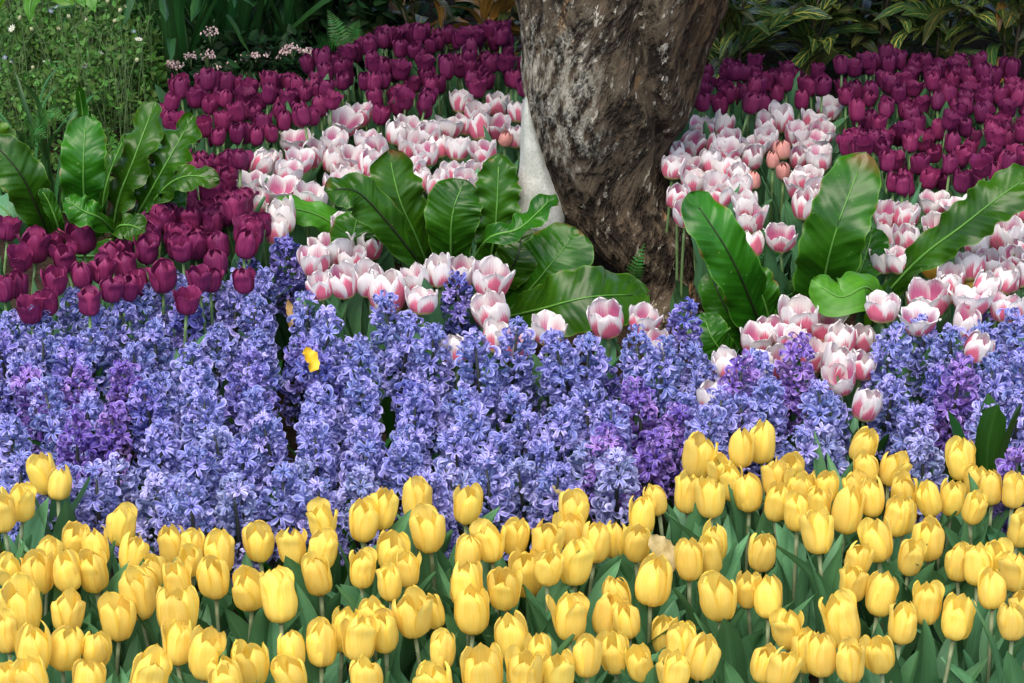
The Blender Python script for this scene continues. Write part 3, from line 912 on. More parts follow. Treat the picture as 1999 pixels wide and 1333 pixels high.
RP = [(1362, 165), (1372, 145), (1450, 125), (1528, 130), (1540, 165), (1575, 160), (1582, 130), (1610, 165), (1665, 172), (1672, 118), (1720, 115), (1800, 120), (1835, 105), (1890, 130), (1950, 115), (1968, 130),
      (1975, 170), (2015, 170), (2015, 330), (1950, 330), (1900, 345), (1830, 385), (1785, 380), (1740, 365), (1730, 300), (1640, 290), (1625, 262), (1600, 212), (1545, 195), (1500, 212), (1450, 205), (1400, 222), (1345, 232)]


def inside(x, y, poly):
    c = False
    j = len(poly) - 1
    for i in range(len(poly)):
        (xi, yi), (xj, yj) = poly[i], poly[j]
        if (yi > y) != (yj > y) and x < (xj - xi) * (y - yi) / (yj - yi) + xi:
            c = not c
        j = i
    return c


def fill(poly, z, dmin, taken, tries=6000, zj=0.02):
    xs, ys = [p[0] for p in poly], [p[1] for p in poly]
    out = []
    got = list(taken)
    for _ in range(tries):
        x, y = random.uniform(min(xs), max(xs)), random.uniform(min(ys), max(ys))
        if not inside(x, y, poly):
            continue
        zz = z + random.gauss(0, zj)
        p = at_z(x, y, zz)
        if all((p.x - q.x) ** 2 + (p.y - q.y) ** 2 > dmin * dmin for q in got):
            got.append(p)
            out.append((x, y, zz))
    return out


BED_Y = dict(key='yellow', name='yellow_tulip', cat='tulip', group='yellow tulips in the front bed')
BED_W = dict(key='pink', name='pink_white_tulip', cat='tulip', group='pink and white tulips in the middle beds')
BED_U = dict(key='purple', name='purple_tulip', cat='tulip', group='dark purple tulips at the back')

items = [(x, y, 0.375 + random.gauss(0, 0.012), w, h) for x, y, w, h in YEL]
Pw = spread_apart(items, 0.056)
for it, C in zip(items, Pw):
    s = scale_at(C)
    k = random.randrange(len(CUP_Y))
    if it[3] / it[4] > 0.82:
        k = random.choice([5, 7, 9, 15, 13])
    elif it[3] / it[4] < 0.62:
        k = random.choice([0, 1, 2, 4, 6, 10, 11, 14])
    tulip(BED_Y, C, CUP_Y[k], HEART_Y, random.choice(STEM_Y), random.choice([1, 1, 1, 1, .93, .88, 1.05]) * min(1.08, max(0.84, it[3] / s / 0.0625)) * random.uniform(.96, 1.04), 4, lean=7, extra=dict(px=it[0], py=it[1], w=it[3], h=it[4]))

items = [(x, y, 0.385 + random.gauss(0, 0.012) - (0.06 if y > 600 and x < 1760 else 0), w, h) for x, y, w, h in PNK]
Pw = spread_apart(items, 0.058)
for it, C in zip(items, Pw):
    s = scale_at(C)
    q = it[3] / max(it[4], 1)
    o_t = min(1.45, max(0.3, (q - 0.6) * 1.5 + random.gauss(0, 0.12)))
    k = int(np.argmin([abs(o - o_t) + random.uniform(0, .12) for o in O_P]))
    wn_ = 2 * (0.0305 + O_P[k] * 0.018)
    cam_tilt = (R(random.gauss(0, 7)), R(random.gauss(0, 7)), random.uniform(0, 6.28))
    tulip(BED_W, C, CUP_P[k], HEART_G, random.choice(STEM_G), min(1.32, max(0.90, 1.08 * it[3] / s / wn_)) * random.uniform(.94, 1.06), 1 if 1295 < it[0] < 1365 and it[1] > 240 else 3, lean=5, leafscl=0.55 if 1295 < it[0] < 1365 and it[1] > 240 else 1.0, extra=dict(px=it[0], py=it[1], w=it[3], h=it[4]), tilt=cam_tilt)
PINKW = Pw

items = [(x, y, 0.40 + random.gauss(0, 0.012), w, h) for x, y, w, h in PURN]
Pw = spread_apart(items, 0.052)
for it, C in zip(items, Pw):
    s = scale_at(C)
    k = random.randrange(len(CUP_U))
    tulip(BED_U, C, CUP_U[k], HEART_G, random.choice(STEM_G), min(1.05, max(0.8, it[3] / s / 0.060)), 3, lean=5, leafscl=0.8, extra=dict(px=it[0], py=it[1], w=it[3], h=it[4]))
PURW = Pw
LP2 = [(365, 300), (470, 330), (475, 395), (525, 430), (470, 480), (400, 500), (300, 470), (275, 400), (330, 395), (425, 385), (385, 335)]
for x, y, z in fill(LP2, 0.40, 0.055, PURW + PINKW, 3000, .02):
    C = at_z(x, y, z)
    tulip(BED_U, C, random.choice(CUP_U), HEART_G, random.choice(STEM_G), random.uniform(0.78, 0.95), 3, lean=7, extra=dict(px=x, py=y, w=36, h=48))
    PURW.append(C)
NPUR = sum(d['bed'] == 'purple' for d in ALL)
far = fill(LP, 0.41, 0.050, PURW + PINKW, 8000, .025) + fill(RP, 0.41, 0.051, PURW + PINKW, 8000, .025)
far = [q for q in far if not any(abs(q[0] - p[0]) < 30 and -38 < q[1] - p[1] < 45 for p in PNK)]
far = sorted(far, key=lambda q: -q[1])
rest = far[298 - NPUR:]
far = far[:298 - NPUR]
for x, y, z in far:
    C = at_z(x, y, z)
    tulip(BED_U, C, random.choice(CUP_UF), None, random.choice(STEM_G), random.uniform(0.62, 0.76), 3, single=True, lean=8, extra=dict(px=x, py=y, w=30, h=40))

# the farthest, smallest ones read as one mass
mb = Buf()
for x, y, z in rest:
    C = at_z(x, y, z)
    sc_ = random.uniform(0.62, 0.76)
    M4 = Matrix.Translation((C.x, C.y, 0)) @ Euler((R(random.gauss(0, 5)), R(random.gauss(0, 5)), random.uniform(0, 6.28))).to_matrix().to_4x4()
    hh = C.z - 0.043 * sc_
    for me_, mi_, X in [(random.choice(CUP_UF), 0, Matrix.Translation((0, 0, hh)) @ Matrix.Scale(sc_, 4)), (random.choice(STEM_G), 1, Matrix.Diagonal((1, 1, hh, 1)))] + \
            [(random.choice(T_LEAVES), 2, Matrix.Rotation(random.uniform(0, 6.28), 4, 'Z')) for _ in range(2)]:
        T4 = M4 @ X
        uvl = me_.uv_layers.active
        uvs = [(0.5, 0.5)] * len(me_.vertices)
        if uvl:
            for lp in me_.loops:
                uvs[lp.vertex_index] = tuple(uvl.data[lp.index].uv)
        mb.add([T4 @ v.co for v in me_.vertices], [tuple(p.vertices) for p in me_.polygons], uvs, mi_)
if rest:
    fm = put('tulip_mass', mb.mesh('tulip_mass', [M_PUR, M_TSTEM, M_TLEAF]))
    fm['kind'] = 'stuff'
    fm['label'] = 'farthest dark purple tulips along the back edge of the beds'

SAL = [(600 + 1025 * S2, 712 * S2, 30, 42, 0.40, 0), (1299 + 612 * S2, 772 * S2, 36, 42, 0.41, 0), (1299 + 560 * S2, 832 * S2, 28, 42, 0.39, 1), (1299 + 615 * S2, 885 * S2, 30, 42, 0.38, 1)]
SLAB = ['single salmon pink tulip standing beside the cement patch of the trunk', 'topmost and largest of the salmon tulips right of the trunk',
        'left one of the lower two salmon tulips right of the trunk', 'lowest salmon tulip right of the trunk, greenish towards its base']
for (x, y, w, h, z, k), lb in zip(SAL, SLAB):
    C = at_z(x, y, z)
    t = tulip(dict(key='salmon', name='salmon_tulip', cat='tulip', group='salmon tulips among the pink ones'), C, CUP_S[k], HEART_G, random.choice(STEM_G), min(.85, w / scale_at(C) / 0.066), 3, lean=3)
    t['label'] = lb
C = at_z(1299 + 455 * S2, 940 * S2, 0.37)
t = tulip(dict(key='salmon', name='tulip_bud', cat='tulip', group=None), C, CUP_S[1], HEART_G, STEM_G[0], 0.62, 2, lean=3)
t['label'] = 'slim yellowish unopened tulip bud just left of the salmon tulips'
for x, y, w, lb in ((1299 + 1390 * S2, 420 + 268 * S2, 24, 'small yellow tulip behind pink tulips, under the long fern leaf at right'),
                    (1299 + 1597 * S2, 420 + 352 * S2, 24, 'small yellow tulip glimpsed between the pink tulips near the right edge')):
    C = at_z(x, y, 0.34)
    t = tulip(dict(key='stray', name='yellow_tulip', cat='tulip', group=None), C, CUP_Y[7], HEART_Y, STEM_G[1], 0.7, 2, lean=3)
    t['label'] = lb

# ------------------------------------------------------------------ hyacinths
def floret_mesh(seed, mat):
    rs = np.random.default_rng(seed)
    b = Buf()
    zs = [0, 0.007, 0.014, 0.019]
    rd = [0.0024, 0.0046, 0.0048, 0.0060]
    v, f = tube([(0, 0, z) for z in zs], rd, 8, False)
    uv = [(0.5, 0.02 + 0.03 * (i // 8)) for i in range(len(v))]
    b.add(v, f, uv)
    for k in range(6):
        q = k * math.pi / 3 + rs.normal(0, 0.10)
        L = rs.uniform(0.026, 0.031)
        rec = rs.uniform(0.9, 1.9)
        n = 10
        sp = []
        ang, r, z = rs.uniform(0.45, 0.7), 0.0044, 0.0175
        bend = rs.normal(0, 0.35)
        for i in range(n):
            qq = q + bend * (i / n) ** 2
            sp.append((r * math.cos(qq), r * math.sin(qq), z))
            ang += rec * (0.10 + 0.48 * i / n)
            r += L / n * math.sin(ang) * 1.18
            z += L / n * math.cos(ang) * 1.1
        sp = np.array(sp)
        W = rs.uniform(0.0086, 0.0112)
        wf = lambda t: W * np.interp(t, [0, .25, .6, .85, .95, 1], [.55, .75, 1, .92, .62, .15])
        # the face that looks along the tube's axis at the start is the inner one
        cen = np.array((math.cos(q), math.sin(q), 0.0))
        v, f, uv = ribbon(sp, wf, tuple(-cen * 0.85 + np.array((0, 0, 0.55))), 5, 0.28, 0.0, 0.0006, 1.2, rs.uniform(0, 6), 0, rs.normal(0, 0.45))
        b.add(v, f, [(a, 0.16 + 0.84 * c) for a, c in uv])
    for k in range(3):
        q = rs.uniform(0, 6.28)
        v, f = tube([(0.001 * math.cos(q), 0.001 * math.sin(q), 0.008), (0.0016 * math.cos(q), 0.0016 * math.sin(q), 0.016)], [0.0007, 0.0009], 4)
        b.add(v, f, [(0.5, 0.9)] * len(v))
    return b.mesh('floret', [mat])


FL = {key: [floret_mesh(40 + i, m) for i in range(8)] for key, m in (('blue', M_BLUE), ('deep', M_DEEP), ('violet', M_VIO), ('pale', M_PALE))}


def strap_mesh(seed, L, W, reach, mat, name='leaf', drop=0.0):
    rs = np.random.default_rng(seed)
    pts = [(0.004, 0, 0), (reach * .25, rs.normal(0, .006), L * .4), (reach * .6, rs.normal(0, .01), L * .75), (reach, rs.normal(0, .015), L * (1.0 - drop))]
    sp = catmull(pts, 12)
    wf = lambda t: W * np.interp(t, [0, .2, .7, .9, .97, 1], [.75, .9, 1, .75, .4, .05])
    v, f, uv = ribbon(sp, wf, (-1, 0, .3), 5, 0.45, 0, 0.001, 1, 0, 0, rs.normal(0, .3))
    return make_mesh(name, v, f, mat, uv)


H_LEAVES = [strap_mesh(60 + i, random.uniform(0.20, 0.28), random.uniform(0.020, 0.028), random.uniform(0.02, 0.09), M_HLEAF) for i in range(6)]
HST = stem_mesh(77, 0.0055, M_HSTEM)
rv_, rf_ = tube([(0, 0, 0), (0.001, 0.001, .5), (0, 0, 1.0)], [0.0050, 0.0045, 0.0022], 7)
RACHIS = make_mesh('flower_spike', rv_, rf_, M_HSTEM)
BED_H = {'blue': 'blue hyacinths in the middle bed', 'deep': 'blue hyacinths in the middle bed', 'violet': 'violet hyacinths in the middle bed', 'pale': 'blue hyacinths in the middle bed'}


def hyacinth(px, py, kind, tipz=0.36, L=0.20, nf=23, wide=0.9):
    tip = at_z(px, py, tipz)
    rot = Euler((R(random.gauss(0, 5)), R(random.gauss(0, 6)), 0))
    up = rot.to_matrix() @ Vector((0, 0, 1))
    H = tip.z / up.z
    foot = tip - up * H
    nm = 'violet_hyacinth' if kind == 'violet' else 'blue_hyacinth'
    r = root(nm, 'hyacinth', 'hyacinth', (foot.x, foot.y, 0), rot, BED_H[kind])
    z0 = H - L
    put('stem', HST, r, (0, 0, 0), (0, 0, 0), (1, 1, z0 + 0.01))
    sp = put('flower_spike', RACHIS, r, (0, 0, z0), (0, 0, 0), (1, 1, L - 0.012))
    sp.scale = (1, 1, 1)
    sp.data = RACHIS_L[min(len(RACHIS_L) - 1, max(0, int(round((L - 0.15) / 0.02))))]
    a = random.uniform(0, 6.28)
    for i in range(nf):
        t = (i + 0.5) / nf
        a += 2.39996 + random.gauss(0, 0.25)
        z = L * (0.02 + 0.93 * t) + random.gauss(0, 0.003)
        el = np.interp(t, [0, .5, .8, 1], [-0.35, 0.0, 0.40, 1.15]) + random.gauss(0, 0.28)
        d = Vector((math.cos(a) * math.cos(el), math.sin(a) * math.cos(el), math.sin(el)))
        q = d.to_track_quat('Z', 'Y') @ Quaternion((0, 0, 1), random.uniform(0, 6.28))
        s = random.uniform(1.12, 1.42) * np.interp(t, [0, .15, .8, 1], [0.95, 1.0, 0.95, 0.75])
        off = np.interp(t, [0, .2, .75, 1], [0.011, 0.015, 0.012, 0.003]) * wide
        put('floret', random.choice(FL[kind]), sp, (d.x * off, d.y * off, z + d.z * off * 0.3), q.to_euler(), (s, s, s))
    for k in range(3):
        put('leaf', random.choice(H_LEAVES), r, (0, 0, 0), (0, 0, random.uniform(0, 6.28)), (1, 1, random.uniform(0.8, 1.1)))
    ALL.append(dict(o=r, bed='hy_' + kind, C=tip.copy(), px=px, py=py, w=90, h=150))
    HYW.append(tip)


RACHIS_L = []
for Lr in (0.15, 0.17, 0.19, 0.21, 0.23):
    v_, f_ = tube([(0, 0, 0), (0.001, 0.001, Lr * .5), (0, 0, Lr - 0.012)], [0.0050, 0.0045, 0.0022], 7)
    RACHIS_L.append(make_mesh('flower_spike', v_, f_, M_HSTEM))
HYW = []
BACKROW = [(22, 612), (72, 606), (142, 576), (188, 605), (236, 592), (286, 562), (345, 545), (415, 548), (462, 545), (515, 532), (640, 610), (598, 582), (750, 582), (800, 625),
           (845, 640), (925, 655), (700, 665), (1010, 632), (1078, 655), (1150, 655), (1240, 645), (1300, 668), (1388, 800), (1475, 690), (1750, 640), (1800, 625), (1856, 645),
           (1920, 640), (1975, 615), (1940, 700), (1992, 700), (1500, 745), (1600, 752), (1410, 770), (1445, 780)]
for x, y in BACKROW:
    hyacinth(x, y, 'blue', (0.41 if x > 620 else 0.37) + random.gauss(0, .008), 0.21, 24)
for x, y, z in ((558, 466, 0.40), (480, 505, 0.36), (888, 542, 0.38), (1342, 594, 0.38), (1915, 598, 0.37)):
    hyacinth(x, y, 'deep', z, 0.20, 23)
for x, y in ((160, 728), (238, 712), (52, 722), (150, 820), (1240, 752), (1318, 800), (1560, 664), (1452, 700), (1878, 704), (1192, 838), (1985, 885), (220, 800), (1290, 850)):
    hyacinth(x, y, 'violet', 0.43 if x > 1400 else 0.375, 0.215, 24)
for x, y in ((230, 905), (82, 965), (1610, 845), (1800, 862), (600, 905), (310, 930), (1150, 870), (870, 915), (705, 925), (1010, 905)):
    hyacinth(x, y, 'pale', 0.33, 0.18, 20)
HP = [(-10, 640), (60, 640), (150, 630), (300, 600), (420, 585), (520, 575), (600, 640), (690, 700), (780, 650), (850, 680), (930, 700), (1010, 680), (1100, 700), (1180, 700), (1250, 700), (1355, 660), (1385, 740),
      (1375, 800), (1300, 860), (1200, 895), (1100, 915), (950, 925), (800, 935), (650, 945), (500, 955), (350, 950), (200, 935), (60, 925), (-10, 880)]
HP2 = [(1725, 700), (1990, 680), (2010, 760), (1920, 820), (1760, 800)]
HP3 = [(1540, 760), (1625, 770), (1640, 830), (1560, 850)]
for poly in (HP, HP2, HP3):
    for x, y, z in fill(poly, 0.345, 0.096, HYW, 8000, 0.022):
        hyacinth(x, y, random.choice(['blue', 'blue', 'blue', 'blue', 'pale' if y > 820 else 'blue', 'deep' if y < 760 else 'blue']), z, random.uniform(0.175, 0.215), 23)

# ------------------------------------------------------------------ bird's nest ferns: big wavy leaves, each one a part
def frond(parent, pts, width, prof='paddle', hint=(0, -0.85, 0.5), fold=0.12, wave=0.010, wfreq=4.0, curl=0.1, ruffle=0.03, twist=0.0, rib=M_RIB, nu=13, mat=None, name='frond'):
    W = [np.array(at_y(a, b, y) - parent.location) for a, b, y in pts]
    sp = catmull(W, 84)
    if prof == 'paddle':
        wf = lambda t: width * np.interp(t, [0, .15, .35, .6, .8, .92, .97, 1], [.18, .45, .8, 1, .97, .74, .46, .05])
    elif prof == 'broad':
        wf = lambda t: width * np.interp(t, [0, .12, .3, .6, .85, .95, .985, 1], [.3, .65, .95, 1, .92, .66, .36, .05])
    else:
        wf = lambda t: width * np.interp(t, [0, .2, .5, .8, 1], [.35, .8, 1, .6, .04])
    v, f, uv = ribbon(sp, wf, hint, nu, fold, curl, wave * 1.1, wfreq * 1.2, random.uniform(0, 6), ruffle * 1.4, twist, 0.0020 * min(1, width / .12), 15)
    fo = put(name, make_mesh(name, v, f, mat or M_NEST, uv), parent)
    hint = np.array(hint, float)
    line = []
    for i in range(0, 80, 4):
        T = sp[min(i + 1, 83)] - sp[max(i - 1, 0)]
        T /= np.linalg.norm(T)
        s_ = np.cross(T, hint)
        s_ /= np.linalg.norm(s_)
        n_ = np.cross(s_, T)
        if twist:
            a = twist * i / 83
            n_ = n_ * math.cos(a) - s_ * math.sin(a)
        line.append(sp[i] + n_ * 0.0015)
    v, f = tube(line, np.linspace(0.0042, 0.0014, len(line)), 6)
    put('midrib', make_mesh('midrib', v, f, rib), fo)
    return fo


FG = "bird's nest ferns around the tree"
nf1 = root('nest_fern', 'broad leaved fern left of the trunk foot, leaves fanned out behind the hyacinths', 'fern', at_y(900, 600, 5.45), group=FG)
Y0 = 5.45
frond(nf1, [(850, 560, Y0), (815, 470, Y0 - .08), (780, 390, Y0 - .12), (757, 292, Y0 - .08)], 0.135, 'paddle', (0.35, -.8, .4), .15, .014, 3.5, .12, .05)
frond(nf1, [(850, 570, Y0), (800, 490, Y0 - .14), (735, 410, Y0 - .2), (690, 372, Y0 - .22), (632, 372, Y0 - .24)], 0.105, 'paddle', (-.2, -.6, .8), .1, .010, 3, .2, .04, 0, M_RIBD)
frond(nf1, [(885, 570, Y0 - .02), (880, 480, Y0 - .1), (885, 410, Y0 - .12), (908, 350, Y0 - .08)], 0.140, 'paddle', (0, -.9, .3), .05, .007, 3, .1, .02)
frond(nf1, [(940, 570, Y0), (962, 480, Y0 - .08), (970, 400, Y0 - .1), (974, 300, Y0 - .06)], 0.115, 'paddle', (0.1, -.9, .35), .1, .012, 6, .1, .05)
frond(nf1, [(900, 560, Y0), (950, 470, Y0 - .2), (1010, 448, Y0 - .22), (1050, 415, Y0 - .18), (1085, 378, Y0 - .14)], 0.070, 'paddle', (-.35, -.6, .8), .25, .012, 3, .1, .05)
frond(nf1, [(930, 600, Y0), (980, 545, Y0 - .1), (1010, 500, Y0 - .12), (1020, 440, Y0 - .06)], 0.11, 'paddle', (0, -.9, .4), .05, .006, 3, .1, .02, 0, M_RIBD)
frond(nf1, [(960, 640, Y0 - .02), (1030, 570, Y0 - .12), (1080, 510, Y0 - .14), (1128, 448, Y0 - .08)], 0.175, 'broad', (-.2, -.85, .4), .04, .008, 2.5, .1, .02)
frond(nf1, [(970, 625, Y0 - .1), (1050, 605, Y0 - .26), (1150, 580, Y0 - .3), (1262, 575, Y0 - .2)], 0.165, 'broad', (0, -.75, .65), .06, .012, 3, .14, .03)
frond(nf1, [(720, 560, Y0 + .12), (690, 480, Y0 + .14), (640, 430, Y0 + .14), (575, 408, Y0 + .12), (515, 415, Y0 + .1)], 0.075, 'paddle', (0, -.75, .65), .05, .012, 3, .12, .05, 0, M_RIB, 13, M_LIME)
frond(nf1, [(740, 600, Y0), (700, 520, Y0 - .1), (690, 470, Y0 - .1), (700, 410, Y0 - .06)], 0.12, 'paddle', (0.1, -.9, .4), .05, .008, 3)

nf2 = root('nest_fern', 'broad leaved fern right of the trunk with the tallest upright glossy leaf', 'fern', at_y(1600, 650, 5.3), group=FG)
Y0 = 5.3
frond(nf2, [(1610, 640, Y0), (1606, 570, Y0 - .06), (1632, 450, Y0 - .12), (1690, 296, Y0 - .02)], 0.155, 'broad', (-.12, -.85, .45), .12, .010, 4.5, .08, .03)
frond(nf2, [(1500, 690, Y0), (1470, 600, Y0 - .08), (1420, 490, Y0 - .14), (1345, 376, Y0 - .1)], 0.125, 'broad', (.15, -.85, .45), .06, .010, 3, .1, .03, 0, M_RIBD)
frond(nf2, [(1690, 620, Y0 - .02), (1790, 510, Y0 - .12), (1880, 440, Y0 - .16), (1950, 385, Y0 - .16), (2030, 330, Y0 - .1)], 0.120, 'paddle', (-.3, -.7, .7), .12, .012, 4, .1, .06)
frond(nf2, [(1700, 640, Y0 - .1), (1712, 590, Y0 - .22), (1690, 560, Y0 - .28), (1640, 580, Y0 - .32), (1584, 546, Y0 - .3)], 0.100, 'paddle', (0, -.8, .7), -.05, .014, 2, .2, .06, 0, M_RIB, 13, M_LIME)
frond(nf2, [(1490, 720, Y0 - .02), (1440, 640, Y0 - .05), (1410, 590, Y0 - .04), (1385, 530, Y0)], 0.10, 'paddle', (.2, -.8, .5), .05, .008, 3, .1, .02, 0, M_RIBD)
frond(nf2, [(1470, 760, Y0 - .05), (1420, 700, Y0 - .18), (1390, 660, Y0 - .2), (1372, 610, Y0 - .15)], 0.11, 'paddle', (.2, -.8, .6), .05, .006, 3, .1, .02)
frond(nf2, [(1610, 650, Y0), (1660, 570, Y0 - .02), (1690, 500, Y0), (1705, 445, Y0 + .05)], 0.11, 'paddle', (-.5, -.7, .3), .1, .008, 4)
frond(nf2, [(1510, 690, Y0), (1500, 620, Y0 - .05), (1480, 560, Y0 - .06), (1450, 520, Y0)], 0.10, 'paddle', (.1, -.8, .6), .05, .008, 3)

nf3 = root('nest_fern', 'broad leaved fern at left with ruffled upright leaves behind the purple tulips', 'fern', at_y(210, 480, 5.55), group=FG)
Y0 = 5.55
frond(nf3, [(180, 470, Y0), (166, 400, Y0 - .06), (163, 320, Y0 - .08), (168, 225, Y0 - .02)], 0.118, 'broad', (0.05, -.9, .4), .14, .010, 4, .1, .02)
frond(nf3, [(170, 330, Y0 - .02), (163, 260, Y0 - .01), (160, 215, Y0), (152, 165, Y0 - .03)], 0.030, 'paddle', (.5, -.8, .2), .4, .003, 2)
frond(nf3, [(220, 470, Y0 - .02), (232, 390, Y0 - .08), (262, 310, Y0 - .08), (304, 198, Y0)], 0.110, 'paddle', (-.45, -.75, .35), .12, .014, 4, .1, .07)
frond(nf3, [(200, 460, Y0), (205, 380, Y0 - .09), (222, 320, Y0 - .1), (246, 264, Y0 - .07)], 0.045, 'paddle', (-.8, -.5, .3), .4, .006, 2)
frond(nf3, [(240, 470, Y0 - .02), (285, 390, Y0 - .08), (330, 310, Y0 - .08), (378, 225, Y0)], 0.095, 'paddle', (-.3, -.8, .45), .1, .018, 5, .1, .12)
frond(nf3, [(260, 460, Y0), (310, 380, Y0 - .1), (360, 345, Y0 - .14), (428, 350, Y0 - .16)], 0.075, 'paddle', (.1, -.6, .8), .05, .010, 3, .2, .05)
frond(nf3, [(240, 480, Y0), (200, 430, Y0 - .22), (160, 410, Y0 - .26), (128, 385, Y0 - .24)], 0.075, 'paddle', (.2, -.75, .6), .05, .012, 3, .15, .05)
frond(nf3, [(220, 480, Y0), (230, 445, Y0 - .22), (255, 440, Y0 - .27), (285, 452, Y0 - .3)], 0.070, 'paddle', (0, -.75, .7), .05, .010, 3, .15, .06)
frond(nf3, [(260, 500, Y0), (300, 440, Y0 - .06), (320, 400, Y0 - .05), (330, 340, Y0)], 0.11, 'paddle', (0, -.9, .3), .05, .008, 3)
frond(nf3, [(150, 500, Y0), (200, 500, Y0 - .1), (250, 500, Y0 - .12), (290, 480, Y0 - .1)], 0.11, 'paddle', (0, -.9, .5), .05, .008, 3)

nf4 = root('nest_fern', 'broad leaved fern at the left edge with one arching leaf and a curled shoot', 'fern', at_y(80, 500, 5.5), group=FG)
Y0 = 5.5
frond(nf4, [(110, 500, Y0), (78, 420, Y0 - .08), (40, 340, Y0 - .12), (-25, 265, Y0 - .1)], 0.115, 'paddle', (.3, -.8, .4), .1, .012, 3, .1, .04, 0, M_RIBD)
frond(nf4, [(125, 500, Y0 - .02), (112, 440, Y0 - .09), (95, 395, Y0 - .1), (78, 368, Y0 - .1)], 0.040, 'paddle', (.5, -.8, .3), .4, .004, 2)
frond(nf4, [(60, 500, Y0), (30, 440, Y0 - .06), (10, 410, Y0 - .05), (-20, 390, Y0)], 0.09, 'paddle', (.2, -.8, .5), .05, .006, 2, .1, .02, 0, M_RIB, 13, M_TLEAF)
frond(nf4, [(30, 330, Y0 + .2), (15, 290, Y0 + .15), (5, 270, Y0 + .12), (-12, 250, Y0 + .1)], 0.07, 'paddle', (.2, -.8, .5), .05, .012, 3, .1, .1, 0, M_RIB, 13, M_LIME)

# ------------------------------------------------------------------ sword ferns: pinnate fronds
def pinnate(parent, pts, plen, n=24, hint=(0, -.8, .6), mat=M_FERN):
    W = [np.array(at_y(a, b, y) - parent.location) for a, b, y in pts]
    sp = catmull(W, n + 1)
    b = Buf()
    v, f = tube(sp, np.linspace(0.0022, 0.0008, len(sp)), 5)
    b.add(v, f)
    hint = np.array(hint, float)
    for i in range(1, n + 1):
        T = sp[i] - sp[i - 1]
        T /= np.linalg.norm(T) + 1e-9
        s_ = np.cross(T, hint)
        s_ /= np.linalg.norm(s_)
        nr = np.cross(s_, T)
        t = i / n
        L = plen * np.interp(t, [0, .25, .6, 1], [.55, 1, .85, .12])
        step = np.linalg.norm(sp[i] - sp[i - 1])
        for sg in (-1, 1):
            d = s_ * sg * 0.95 + T * 0.32 + nr * random.uniform(-.25, .1)
            wd = min(step * 0.42, L * .2)
            q = [sp[i] - T * wd * .6, sp[i] + d * L * .45 - T * wd - nr * 0.001, sp[i] + d * L, sp[i] + d * L * .5 + T * wd * 1.0, sp[i] + T * wd * .6]
            b.add(q, [(0, 1, 3, 4), (1, 2, 3)])
    return put('frond', b.mesh('frond', [mat], False), parent)


SG = 'small sword ferns among the flowers'
sf = root('sword_fern', 'small sword fern with one bright frond against the foot of the trunk', 'fern', at_y(1225, 640, 5.6), group=SG)
pinnate(sf, [(1225, 610, 5.58), (1232, 560, 5.55), (1242, 520, 5.54), (1258, 476, 5.56)], 0.032, 20)
pinnate(sf, [(1215, 620, 5.55), (1190, 640, 5.45), (1170, 655, 5.42)], 0.03, 14)
sf = root('sword_fern', 'clump of dark sword fern under the tall glossy leaf right of the trunk', 'fern', at_y(1530, 640, 5.5), group=SG)
for pts in ([(1530, 640, 5.5), (1510, 560, 5.45), (1495, 500, 5.45), (1485, 450, 5.48)], [(1530, 640, 5.5), (1545, 580, 5.42), (1560, 550, 5.4), (1590, 530, 5.4)],
            [(1530, 640, 5.5), (1520, 590, 5.4), (1500, 560, 5.36), (1470, 550, 5.36)], [(1530, 640, 5.5), (1530, 600, 5.4), (1540, 570, 5.36), (1550, 545, 5.36)],
            [(1500, 660, 5.45), (1510, 620, 5.36), (1530, 600, 5.3), (1560, 590, 5.3)], [(1520, 640, 5.5), (1505, 540, 5.45), (1508, 490, 5.45), (1520, 440, 5.5)]):
    pinnate(sf, pts, 0.040, 24)
sf = root('sword_fern', 'small sword fern with a bright frond below the wildflower bush at left', 'fern', at_y(70, 290, 6.3), group=SG)
for pts in ([(60, 290, 6.25), (80, 235, 6.2), (100, 218, 6.15), (132, 238, 6.1)], [(60, 300, 6.25), (60, 270, 6.15), (70, 250, 6.1), (90, 270, 6.05)], [(50, 300, 6.25), (40, 270, 6.2), (30, 255, 6.15), (10, 260, 6.1)]):
    pinnate(sf, pts, 0.036, 22)
sf = root('sword_fern', 'sword fern with drooping fronds behind the far purple tulips, left of the trunk', 'fern', at_y(640, 130, 7.3), group=SG)
for pts in ([(660, 130, 7.3), (645, 100, 7.2), (630, 85, 7.15), (615, 70, 7.1)], [(655, 130, 7.3), (668, 95, 7.2), (655, 50, 7.25), (640, 20, 7.3)], [(650, 130, 7.3), (640, 110, 7.2), (625, 105, 7.1), (610, 112, 7.05)],
            [(660, 130, 7.3), (680, 90, 7.3), (690, 60, 7.35), (700, 40, 7.4)], [(640, 130, 7.3), (635, 90, 7.25), (650, 80, 7.2), (672, 84, 7.2)]):
    pinnate(sf, pts, 0.040, 22)

# ------------------------------------------------------------------ wildflower bush at the left
def bush_points(n, x0, x1, y0, y1, ztop, dens=None):
    out = []
    while len(out) < n:
        x, y = random.uniform(x0, x1), random.uniform(y0, y1)
        e = 1 - (((x - (x0 + x1) / 2) / ((x1 - x0) / 2)) ** 4) * 0.5 - (((y - (y0 + y1) / 2) / ((y1 - y0) / 2)) ** 4) * 0.4
        top = ztop * e * (0.8 + 0.35 * noise.noise(Vector((x * 3, y * 3, 1))))
        z = top * (random.random() ** 0.55)
        if noise.noise(Vector((x * 7, y * 7, z * 7))) > -0.15:
            out.append((x, y, max(0.02, z)))
    return np.array(out)


